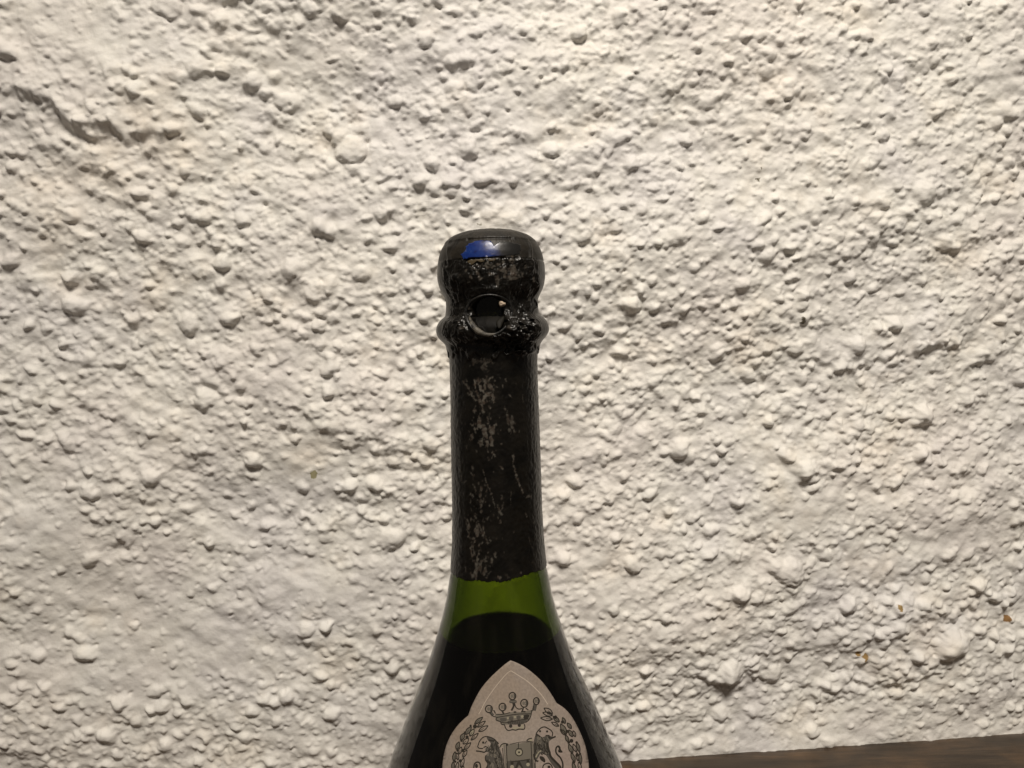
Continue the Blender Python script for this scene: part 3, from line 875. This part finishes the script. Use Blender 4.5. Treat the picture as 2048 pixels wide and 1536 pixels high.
xa = N(nd, 'ShaderNodeMath', operation='MULTIPLY_ADD'); lk.new(nz2.outputs['Fac'], xa.inputs[0]); xa.inputs[1].default_value = 0.007; lk.new(sx.outputs['X'], xa.inputs[2])
mr = N(nd, 'ShaderNodeMapRange'); lk.new(xa.outputs[0], mr.inputs['Value']); mr.inputs['From Min'].default_value = 0.0035; mr.inputs['From Max'].default_value = 0.0075
lk.new(mix(nd, lk, mr.outputs[0], r_.outputs['Color'], (0.010, 0.0095, 0.009)), bs.inputs['Base Color'])   # the print is rubbed off towards the right
bs.inputs['Roughness'].default_value = 0.32
bp = N(nd, 'ShaderNodeBump', Strength=0.4, Distance=0.0002); n2 = N(nd, 'ShaderNodeTexNoise', Scale=350.0, Detail=2.0); lk.new(tc.outputs['Object'], n2.inputs['Vector'])
lk.new(n2.outputs['Fac'], bp.inputs['Height']); lk.new(bp.outputs['Normal'], bs.inputs['Normal'])
blue = [(345, 325), (372, 312), (392, 290), (405, 262), (398, 240), (420, 232), (432, 212), (470, 204), (500, 186), (560, 180), (620, 181), (664, 186), (684, 205), (700, 240), (760, 192), (850, 196), (930, 206), (985, 222), (990, 280),
        (960, 300), (985, 322), (900, 338), (800, 342), (740, 346), (640, 350), (560, 354), (480, 358), (425, 363), (405, 380), (390, 366), (378, 384), (362, 352)]
laid('blue_sticker', [poly([C8(p) for p in blue], 0.00048, 0, 2.5, False)], mt_blue, capsule, 0.0001)
mt_gold, nt, nd, lk, bs = new_mat('tarnished_gold_paper')
bs.inputs['Base Color'].default_value = (0.060, 0.042, 0.018, 1); bs.inputs['Roughness'].default_value = 0.55
gold = [(412, 402), (440, 388), (520, 380), (640, 374), (722, 370), (716, 392), (660, 404), (610, 398), (560, 412), (520, 396), (490, 420), (455, 446), (430, 425)]
laid('gold_paper_scrap', [poly([C8(p) for p in gold], 0.00045, 0, 2.5, False)], mt_gold, capsule, 0.00008)

def tube_on(name, pts, radii, off, mat, parent, ns=10, closed=True):
    """a wire lying on the bottle's surface along px points"""
    c = catmull(pts, 6, closed)
    ra = np.interp(np.linspace(0, len(radii) - 1, len(c)), np.arange(len(radii)), radii)
    base = np.array([surf(x, y, 0.0) for x, y in c]); up = np.array([surf(x, y, 0.001) for x, y in c]) - base
    up /= np.linalg.norm(up, axis=1)[:, None]
    offs = np.interp(np.linspace(0, 1, len(c)), np.linspace(0, 1, len(off)), off)
    cen = base + up * offs[:, None]
    tg = np.roll(cen, -1, 0) - np.roll(cen, 1, 0) if closed else np.gradient(cen, axis=0)
    tg /= np.linalg.norm(tg, axis=1)[:, None]
    si = np.cross(tg, up)
    a = np.linspace(0, 2 * math.pi, ns, endpoint=False)
    P = cen[:, None] + ra[:, None, None] * (np.cos(a)[None, :, None] * si[:, None] + np.sin(a)[None, :, None] * up[:, None])
    if closed: P = np.concatenate([P, P[:1]], 0)
    return part(name, grid_mesh(name, P[:, ::-1], wrap=True), mat, parent)
mt_wire, nt, nd, lk, bs = new_mat('scraped_wire')
tc = N(nd, 'ShaderNodeTexCoord'); nz = N(nd, 'ShaderNodeTexNoise', Scale=420.0, Detail=5.0, Roughness=0.7); lk.new(tc.outputs['Object'], nz.inputs['Vector'])
r_ = ramp(nd, [(0.40, (0.014, 0.012, 0.009)), (0.62, (0.13, 0.115, 0.09))]); lk.new(nz.outputs['Fac'], r_.inputs['Fac'])
lk.new(r_.outputs['Color'], bs.inputs['Base Color']); bs.inputs['Roughness'].default_value = 0.6
bp = N(nd, 'ShaderNodeBump', Strength=1.0, Distance=0.0004); lk.new(nz.outputs['Fac'], bp.inputs['Height']); lk.new(bp.outputs['Normal'], bs.inputs['Normal'])
cx, cy, ra = 978.5, 628.5, 43.0
lp = [(cx + (ra + 1.6 * math.sin(2 * t + .6)) * math.cos(t), cy - (ra * 0.985 + 1.2 * math.sin(3 * t)) * math.sin(t)) for t in np.linspace(math.pi / 2, math.pi / 2 - 2 * math.pi, 24, endpoint=False)]
mt_blackwire, nt, nd, lk, bs = new_mat('blackened_wire')
tc = N(nd, 'ShaderNodeTexCoord'); nz = N(nd, 'ShaderNodeTexNoise', Scale=300.0, Detail=5.0, Roughness=0.7); lk.new(tc.outputs['Object'], nz.inputs['Vector'])
r_ = ramp(nd, [(0.5, (0.004, 0.0036, 0.003)), (0.75, (0.040, 0.036, 0.030))]); lk.new(nz.outputs['Fac'], r_.inputs['Fac'])
lk.new(r_.outputs['Color'], bs.inputs['Base Color']); bs.inputs['Roughness'].default_value = 0.45
bp = N(nd, 'ShaderNodeBump', Strength=1.0, Distance=0.0003); lk.new(nz.outputs['Fac'], bp.inputs['Height']); lk.new(bp.outputs['Normal'], bs.inputs['Normal'])
tube_on('wire_loop', lp, [.00036, .00034, .00032, .0003, .0004, .0004, .00042, .00045, .0005, .0005, .0005, .0005, .0005, .00045, .0004, .00036, .00036], [0.0009, 0.0009, 0.0006, -0.0002, -0.0006, 0.0004, 0.0009, 0.0010, 0.0010, 0.0009], mt_blackwire, capsule)
cr_ = [(cx + 39.5 * math.cos(t), cy + 40.5 * math.sin(t)) for t in np.linspace(math.radians(172), math.radians(74), 9)]
tube_on('scraped_foil_edge', cr_, [.0002, .0006, .0009, .0010, .0010, .0009, .0007, .0005, .0003], [0.0003, 0.0004, 0.0004, 0.0003], mt_wire, capsule, 10, False)
mt_chip, nt, nd, lk, bs = new_mat('cork_crumb')
bs.inputs['Base Color'].default_value = (0.42, 0.33, 0.24, 1); bs.inputs['Roughness'].default_value = 0.8
def lump_on(name, px, py, rx, ry, h, off, mat, parent, seed, ang=0.0):
    rn = np.random.default_rng(seed)
    c = surf(px, py, off)
    e = 1.0
    ex = surf(px + e, py, off) - c; ey = surf(px, py + e, off) - c
    sx = np.linalg.norm(ex); ex /= sx; ey /= np.linalg.norm(ey); ez = np.cross(ex, -ey)
    ez = ez if np.dot(ez, c * np.array([1, 1, 0])) > 0 else -ez
    ca, sa = math.cos(ang), math.sin(ang)
    rows = []
    for i in range(9):
        ph = math.pi * i / 8
        row = []
        for j in range(14):
            t = 2 * math.pi * j / 14
            k = 1 + 0.16 * math.sin(3 * t + seed) * math.sin(ph) + 0.10 * rn.uniform(-1, 1)
            x, y, z = rx * sx * math.sin(ph) * math.cos(t) * k, ry * sx * math.sin(ph) * math.sin(t) * k, h * math.cos(ph) * k
            x, y = x * ca - y * sa, x * sa + y * ca
            row.append(c + ex * x + ey * y + ez * z)
        rows.append(row)
    return part(name, grid_mesh(name, np.array(rows), wrap=True), mat, parent)
lump_on('cork_crumb', 1003.5, 608, 7.0, 6.0, 0.0010, 0.0002, mt_chip, capsule, 3, .5)
mt_flap, nt, nd, lk, bs = new_mat('dusty_foil')
bs.inputs['Base Color'].default_value = (0.009, 0.0075, 0.005, 1); bs.inputs['Specular IOR Level'].default_value = 0.12; bs.inputs['Roughness'].default_value = 0.6
lump_on('foil_flap', 1001, 643, 7.0, 15.0, 0.00035, -0.0004, mt_flap, capsule, 5, .35)
lump_on('twisted_wire_end', 996, 680, 9.0, 6.0, 0.0008, 0.0003, mt_blackwire, capsule, 8, .7)

# ------------------------------------------------------------------ label
def C4(p): return (870 + p[0] / 6.4, 1300 + p[1] / 6.4)
def C5(p): return (950 + p[0] / 12.8, 1370 + p[1] / 12.8)
def C6(p): return (880 + p[0] / 12.8, 1430 + p[1] / 12.8)
def C7(p): return (1020 + p[0] / 12.8, 1430 + p[1] / 12.8)
left = [(965, 133), (900, 178), (800, 265), (700, 362), (600, 482), (530, 600), (475, 712), (450, 775), (428, 838)]
left2 = [(428, 838), (370, 888), (290, 970), (220, 1070), (170, 1170), (135, 1270), (110, 1385), (96, 1510), (96, 1640), (125, 1790), (190, 1940), (300, 2090), (470, 2210)]
right = [(965, 133), (1015, 150), (1085, 182), (1180, 240), (1290, 330), (1370, 410), (1440, 500), (1500, 592), (1552, 680)]
right2 = [(1552, 680), (1640, 738), (1720, 820), (1790, 930), (1850, 1050), (1900, 1170), (1935, 1290), (1955, 1400), (1966, 1510), (1962, 1640), (1930, 1790), (1860, 1930), (1740, 2070), (1560, 2190)]
ol = [tuple(p) for p in catmull(left, 4)] + [tuple(p) for p in catmull(left2, 4)][1:] + [(750, 2290), (1030, 2320), (1300, 2280)] + [tuple(p) for p in catmull(right2, 4)][::-1] + [tuple(p) for p in catmull(right, 4)][::-1][1:-1]
ol = [C4(p) for p in ol]
mt_lab, nt, nd, lk, bs = new_mat('aged_bronze_paper')
tc = N(nd, 'ShaderNodeTexCoord')
n1 = N(nd, 'ShaderNodeTexNoise', Scale=60.0, Detail=4.0); lk.new(tc.outputs['Object'], n1.inputs['Vector'])
n2 = N(nd, 'ShaderNodeTexNoise', Scale=1400.0, Detail=3.0); lk.new(tc.outputs['Object'], n2.inputs['Vector'])
r1 = ramp(nd, [(0.35, (0.240, 0.192, 0.152)), (0.5, (0.252, 0.210, 0.178)), (0.65, (0.262, 0.208, 0.178))]); lk.new(n1.outputs['Fac'], r1.inputs['Fac'])
r2 = ramp(nd, [(0.3, (0.86, 0.86, 0.86)), (0.7, (1.1, 1.1, 1.1))]); lk.new(n2.outputs['Fac'], r2.inputs['Fac'])
lk.new(mix(nd, lk, 1.0, r1.outputs['Color'], r2.outputs['Color'], 'MULTIPLY'), bs.inputs['Base Color'])
bs.inputs['Roughness'].default_value = 0.6; bs.inputs['Specular IOR Level'].default_value = 0.25
LO = 0.00020
lab_shape = poly(ol, LO, 0, 7.0, False)
label = laid('label', [lab_shape], mt_lab, None, 0.00012)
def flat_mat(name, col, rough=0.6):
    mt, nt, nd, lk, bs = new_mat(name)
    bs.inputs['Base Color'].default_value = (*col, 1); bs.inputs['Roughness'].default_value = rough; bs.inputs['Specular IOR Level'].default_value = 0.2
    return mt
INK = flat_mat('ink_dark', (0.024, 0.020, 0.015)); GREY = flat_mat('ink_grey', (0.125, 0.110, 0.088)); IVORY = flat_mat('ink_ivory', (0.24, 0.215, 0.155)); MID = flat_mat('ink_mid', (0.062, 0.055, 0.046))
EMB = flat_mat('embossed_line', (0.44, 0.37, 0.30), 0.4)
MS = [INK, GREY, IVORY, MID]
o1, o2, o3, o4 = LO + 2e-5, LO + 4e-5, LO + 6e-5, LO + 8e-5
S8 = 1 / 12.8
def st(cf, pts, w, k=0, off=o3, n=5): return ribbon([cf(p) for p in pts], (w * 0.98 + 2) * S8, off, k, n)
def pg(cf, pts, k, off, step=3.0): return poly([cf(p) for p in pts], off, k, step)
def dc(cf, x, y, r, k, off, ry=None):
    c = cf((x, y)); return disc(c[0], c[1], r * S8, (ry or r) * S8, off, k)
def rg(cf, x, y, r, w, k=0, off=o3, ry=None):
    c = cf((x, y)); return ring(c[0], c[1], r * S8, (ry or r) * S8, w * S8, off, k)
laid('embossed_line', [ribbon([C4(p) for p in [(560, 820), (585, 780), (640, 670), (720, 545), (830, 400), (930, 290), (972, 266)]], 1.1, o1, 0),
                       ribbon([C4(p) for p in [(972, 266), (1060, 320), (1180, 400), (1290, 500), (1370, 590), (1438, 695)]], 1.5, o1, 0)], EMB, label)
# coronet
cr = [pg(C5, [(520, 745), (750, 725), (960, 690), (1200, 690), (1460, 640), (1430, 760), (1380, 880), (1290, 960), (1150, 990), (900, 1010), (720, 1000), (650, 930), (545, 890), (540, 820)], 1, o1)]
for x, y, r, ry in ((955, 280, 85, 92), (705, 560, 88, 95), (1255, 465, 90, 100), (360, 610, 88, 92), (1562, 410, 74, 88)):
    cr += [rg(C5, x, y, r, 30, 0, o3, ry), dc(C5, x - 12, y, 38, 1, o1, 48), ribbon([C5((x + 42, y - 50)), C5((x + 58, y)), C5((x + 40, y + 55))], 40 * S8, o2, 3)]
cr += [pg(C5, [(895, 385), (1045, 385), (1050, 455), (890, 455)], 3, o2), st(C5, [(900, 420), (1040, 420)], 18, 1, o3),
       st(C5, [(975, 460), (985, 540), (930, 650)], 46), st(C5, [(1010, 460), (1040, 560), (1110, 612), (1200, 600)], 24), st(C5, [(690, 650), (735, 730)], 44), st(C5, [(1235, 560), (1215, 640), (1185, 695)], 36), st(C5, [(1290, 590), (1360, 640)], 26),
       st(C5, [(395, 690), (465, 775)], 74, 3), st(C5, [(480, 640), (525, 725)], 28), st(C5, [(1535, 490), (1500, 650)], 100, 3), st(C5, [(1500, 500), (1470, 660)], 24),
       st(C5, [(380, 720), (460, 790), (540, 815)], 20), st(C5, [(540, 745), (700, 750), (900, 700)], 18), st(C5, [(1440, 640), (1430, 760), (1380, 880), (1290, 960)], 22),
       st(C5, [(545, 830), (800, 785), (1100, 742), (1430, 735)], 20), st(C5, [(545, 830), (550, 895), (650, 935), (680, 1000), (760, 1015)], 24), st(C5, [(660, 945), (800, 962), (1100, 900), (1370, 865)], 20),
       pg(C5, [(640, 850), (790, 840), (800, 915), (680, 930)], 3, o2), pg(C5, [(875, 815), (960, 800), (975, 890), (880, 905)], 3, o2), pg(C5, [(1070, 790), (1150, 785), (1150, 870), (1075, 880)], 3, o2), pg(C5, [(1245, 770), (1385, 765), (1340, 860), (1250, 865)], 0, o2),
       pg(C5, [(840, 925), (1100, 895), (1320, 895), (1250, 985), (1100, 1010), (860, 1000)], 3, o2),
       dc(C5, 840, 845, 26, 2, o3), dc(C5, 1020, 820, 30, 2, o3), dc(C5, 1205, 805, 34, 2, o3), dc(C5, 1020, 690, 40, 0, o3, 22), dc(C5, 1255, 680, 40, 0, o3, 20),
       st(C5, [(755, 1010), (785, 1100), (850, 1160), (960, 1140), (1040, 1152), (1130, 1125), (1245, 1130), (1272, 1060), (1255, 1000)], 26),
       dc(C5, 912, 1048, 44, 0, o3), dc(C5, 1130, 1028, 42, 0, o3), pg(C5, [(945, 1108), (1030, 1050), (1110, 1092), (1165, 1060), (1200, 1000), (1240, 1050), (1225, 1110), (1100, 1112), (1000, 1135)], 2, o2)]
for x in range(860, 1260, 45): cr.append(st(C5, [(x, 925), (x + 6, 990)], 14, 0, o3, 2))
laid('coronet_print', cr, None, label, mats=MS)
# wreaths of leaves
def leaf(cf, b, t, hw, fill):
    b = np.array(b, float); t = np.array(t, float); d = t - b; L = np.linalg.norm(d); d /= L; nn = np.array([-d[1], d[0]])
    fr = [(0, .05), (.25, .72), (.5, .92), (.75, .62), (1, 0)]
    A = [b + d * L * s + nn * hw * w for s, w in fr]; B = [b + d * L * s - nn * hw * w for s, w in fr]
    out = [ribbon([cf(p) for p in A], 24 * S8, o3, 0, 3), ribbon([cf(p) for p in B], 24 * S8, o3, 0, 3), ribbon([cf(b + d * L * .05), cf(b + d * L * .55)], 16 * S8, o3, 3, 2)]
    if fill is not None: out.append(poly([cf(p) for p in A] + [cf(p) for p in B[1:-1]][::-1], o1, fill, 3.0, False))
    return out
wl = []
for q, a in enumerate([((890, 230), (1100, 50), 48), ((960, 310), (1170, 150), 44), ((990, 420), (1235, 270), 52), ((660, 500), (810, 290), 56), ((770, 540), (880, 350), 52), ((800, 640), (990, 460), 42),
          ((540, 640), (630, 460), 56), ((600, 740), (740, 590), 58), ((620, 885), (800, 700), 46), ((430, 880), (500, 680), 52), ((490, 1000), (560, 810), 46), ((590, 1080), (700, 890), 44),
          ((360, 1180), (400, 930), 50), ((470, 1150), (440, 960), 40), ((540, 1340), (620, 1090), 46), ((340, 1400), (350, 1190), 46), ((430, 1420), (470, 1190), 40), ((560, 1500), (610, 1290), 44),
          ((340, 1640), (345, 1420), 46), ((440, 1660), (460, 1440), 44), ((560, 1720), (600, 1510), 44)]):
    wl += leaf(C6, *a, 2 if q in (4,) else (1 if q % 3 == 0 else None))
for x, y, r in ((900, 290, 52), (700, 560, 42), (560, 655, 32), (590, 905, 42), (460, 905, 32), (530, 1170, 42), (790, 270, 28), (640, 440, 24), (400, 1190, 30)): wl.append(dc(C6, x, y, r, 0, o2))
laid('wreath_print', wl, None, label, mats=MS)
wr = []
for b, t, hw in (((1500, 815), (1390, 742), 30), ((1500, 835), (1372, 800), 26), ((1500, 885), (1345, 868), 28)):
    wr += leaf(lambda p: C4(p), b, t, hw, None)
for q, a in enumerate([((1250, 180), (1090, 30), 52), ((1240, 285), (1050, 180), 42), ((1400, 220), (1330, 60), 42), ((1430, 500), (1280, 220), 66), ((1420, 520), (1270, 360), 40), ((1560, 350), (1450, 200), 44),
          ((1590, 560), (1490, 380), 50), ((1660, 560), (1600, 400), 38), ((1480, 690), (1410, 510), 42), ((1590, 980), (1490, 740), 54), ((1690, 950), (1600, 740), 44), ((1770, 960), (1690, 680), 42), ((1650, 1200), (1550, 960), 48),
          ((1730, 1180), (1700, 960), 38), ((1800, 1260), (1770, 960), 42), ((1660, 1440), (1590, 1200), 46), ((1800, 1420), (1740, 1200), 46), ((1680, 1660), (1620, 1440), 46), ((1800, 1680), (1770, 1430), 46)]):
    wr += leaf(C7, *a, 1 if q % 3 != 1 else None)
for x, y, r in ((1150, 55, 46), (1330, 180, 40), (1450, 420, 42), (1560, 660, 50), (1490, 700, 36), (1690, 700, 30), (1570, 960, 36), (1700, 1030, 42), (1620, 1200, 42), (1780, 990, 28)): wr.append(dc(C7, x, y, r, 0, o2))
laid('wreath_print', wr, None, label, mats=MS)
# lions
def curls(cf, box, n, seed, mats_=(0, 1)):
    rn = random.Random(seed); out = []
    x0, y0, x1, y1 = box
    for _ in range(n):
        x, y = rn.uniform(x0, x1), rn.uniform(y0, y1); a = rn.uniform(0.9, 2.2); l = rn.uniform(35, 75); b = rn.uniform(-22, 22)
        dx, dy = math.cos(a) * l, math.sin(a) * l
        out.append(st(cf, [(x, y), (x + dx / 2 - dy * b / l, y + dy / 2 + dx * b / l), (x + dx, y + dy)], rn.uniform(12, 22), rn.choice(mats_), o4, 3))
    return out
ll = [st(C6, [(1490, 740), (1420, 640), (1330, 580), (1210, 548), (1120, 562), (1060, 612), (1012, 680), (985, 760), (972, 802), (1000, 842), (1060, 852), (1110, 850)], 24), dc(C6, 1110, 700, 30, 0, o3),
      pg(C6, [(1200, 565), (1330, 580), (1450, 690), (1510, 800), (1540, 900), (1580, 1000), (1610, 1200), (1430, 1210), (1330, 1070), (1250, 960), (1180, 935), (1170, 850), (1250, 830), (1300, 720), (1230, 640)], 3, o1),
      st(C6, [(928, 915), (1050, 930), (1140, 948), (1200, 900)], 30), st(C6, [(1120, 830), (1180, 800), (1240, 850)], 26, 0), st(C6, [(1150, 730), (1200, 660)], 22, 0),
      pg(C6, [(1165, 1040), (1300, 960), (1560, 1000), (1610, 1200), (1640, 1420), (1180, 1420), (1220, 1240), (1160, 1150)], 3, o1), dc(C6, 1410, 1050, 38, 1, o2), dc(C6, 1335, 1290, 48, 1, o2, 70), dc(C6, 1230, 1010, 26, 1, o2, 40),
      st(C6, [(1240, 640), (1310, 650), (1380, 660)], 40), st(C6, [(1380, 640), (1440, 760), (1450, 900)], 34), st(C6, [(1330, 720), (1350, 830), (1420, 960)], 26), st(C6, [(1260, 860), (1310, 960), (1420, 980)], 24),
      st(C6, [(1480, 900), (1520, 1010), (1480, 1100), (1390, 1120)], 28), st(C6, [(1190, 1160), (1260, 1200), (1290, 1260)], 50), st(C6, [(1420, 1180), (1480, 1280), (1480, 1420)], 44), st(C6, [(1560, 1080), (1580, 1240), (1600, 1420)], 28), st(C6, [(1170, 1030), (1170, 1150), (1230, 1250), (1180, 1420)], 24),
      st(C6, [(870, 1420), (885, 1260), (960, 1200), (1030, 1245), (1045, 1420)], 34), dc(C6, 940, 1300, 38, 0, o3, 55), st(C6, [(1330, 900), (1250, 930)], 20, 1, o4), st(C6, [(1400, 1000), (1450, 1040)], 20, 1, o4)]
ll += curls(C6, (1320, 650, 1500, 960), 16, 1) + curls(C6, (1220, 960, 1560, 1180), 14, 2) + curls(C6, (1230, 1200, 1600, 1380), 10, 3) + curls(C6, (1200, 760, 1320, 900), 6, 4)
laid('lion_print', ll, None, label, mats=MS)
lr = [st(C7, [(650, 560), (668, 470), (720, 390), (790, 325), (880, 303), (960, 342), (1040, 392), (1080, 462), (1070, 540)], 26), dc(C7, 762, 412, 28, 0, o3), dc(C7, 940, 418, 28, 0, o3),
      pg(C7, [(650, 520), (760, 545), (830, 565), (880, 545), (960, 512), (1070, 552), (1160, 552), (1040, 632), (985, 700), (1000, 850), (1040, 970), (1030, 1060), (1120, 1180), (1250, 1300), (1260, 1420), (1200, 1420), (1050, 1240), (900, 1010), (780, 990), (720, 1080), (650, 1180), (600, 1100), (590, 900), (600, 700)], 3, o1),
      dc(C7, 735, 590, 55, 1, o2), st(C7, [(650, 1080), (715, 960), (790, 910)], 30, 2, o4), st(C7, [(660, 480), (720, 520), (770, 560)], 34), st(C7, [(830, 560), (840, 640), (900, 700)], 34), st(C7, [(980, 540), (1030, 590), (1160, 548)], 36), st(C7, [(900, 520), (1000, 520)], 22),
      st(C7, [(640, 700), (660, 850), (620, 1000)], 34), st(C7, [(760, 700), (740, 820), (830, 900)], 32), st(C7, [(940, 700), (960, 850), (1000, 960), (1040, 1070), (1160, 1200), (1270, 1320), (1290, 1420)], 54), st(C7, [(860, 740), (880, 860), (940, 960)], 28), st(C7, [(800, 960), (900, 1000), (960, 1000)], 28),
      pg(C7, [(750, 1060), (830, 1060), (890, 1130), (885, 1210), (780, 1150)], 0, o2), st(C7, [(830, 1420), (840, 1300), (900, 1245), (990, 1235), (1060, 1300), (1080, 1420)], 28), st(C7, [(600, 1000), (640, 1150), (720, 1180)], 40), dc(C7, 990, 1330, 40, 0, o2),
      st(C7, [(1325, 940), (1240, 930), (1265, 850), (1230, 795), (1175, 830), (1162, 930), (1200, 1010), (1270, 1080), (1322, 1180), (1342, 1280), (1330, 1420)], 38), pg(C7, [(1215, 805), (1268, 822), (1300, 890), (1338, 952), (1230, 942), (1245, 880)], 0, o2), st(C7, [(700, 640), (720, 760)], 18, 1, o4), st(C7, [(880, 640), (930, 660)], 18, 1, o4)]
lr += curls(C7, (660, 620, 960, 900), 18, 5) + curls(C7, (640, 880, 980, 980), 8, 6) + curls(C7, (700, 540, 1000, 640), 8, 7)
laid('lion_print', lr, None, label, mats=MS)
# shield
sh = [pg(C4, [(915, 1212), (1070, 1196), (1237, 1180), (1245, 1290), (1250, 1400), (1090, 1412), (925, 1420), (918, 1310)], 1, o1), pg(C4, [(926, 1420), (1090, 1410), (1250, 1400), (1258, 1600), (935, 1600)], 3, o1),
      st(C6, [(1640, 740), (1660, 1000), (1690, 1420)], 38, 1, o2), st(C6, [(1692, 760), (1705, 1000), (1728, 1420)], 24), st(C6, [(1602, 840), (1622, 1100), (1652, 1420)], 18), st(C6, [(1530, 830), (1570, 762), (1650, 722), (1740, 742)], 24), st(C6, [(1560, 800), (1640, 760)], 24, 2, o2), dc(C6, 1712, 755, 34, 0, o3),
      st(C7, [(0, 745), (250, 692), (480, 682)], 14), rg(C7, 228, 950, 92, 20), dc(C7, 228, 950, 74, 2, o2), dc(C7, 228, 950, 26, 0, o4), st(C7, [(212, 715), (215, 860)], 20), st(C7, [(170, 850), (228, 870), (290, 850)], 20),
      st(C7, [(572, 700), (586, 1000), (602, 1420)], 30, 1, o2), st(C7, [(530, 700), (545, 1000), (560, 1420)], 20), st(C7, [(612, 720), (628, 1000), (645, 1420)], 20), st(C7, [(420, 660), (470, 612), (560, 590)], 26), dc(C7, 530, 640, 42, 2, o2, 30), st(C7, [(440, 668), (590, 690)], 18),
      st(C7, [(0, 1190), (220, 1170), (500, 1130)], 22), st(C7, [(220, 1190), (330, 1400)], 60), st(C7, [(220, 1190), (130, 1400)], 50), dc(C7, 455, 1265, 46, 2, o3), dc(C7, 50, 1325, 50, 2, o3), dc(C7, 50, 1230, 42, 0, o3), dc(C7, 455, 1178, 38, 0, o3), pg(C7, [(235, 1280), (300, 1400), (190, 1400)], 1, o4)]
laid('shield_print', sh, None, label, mats=MS)
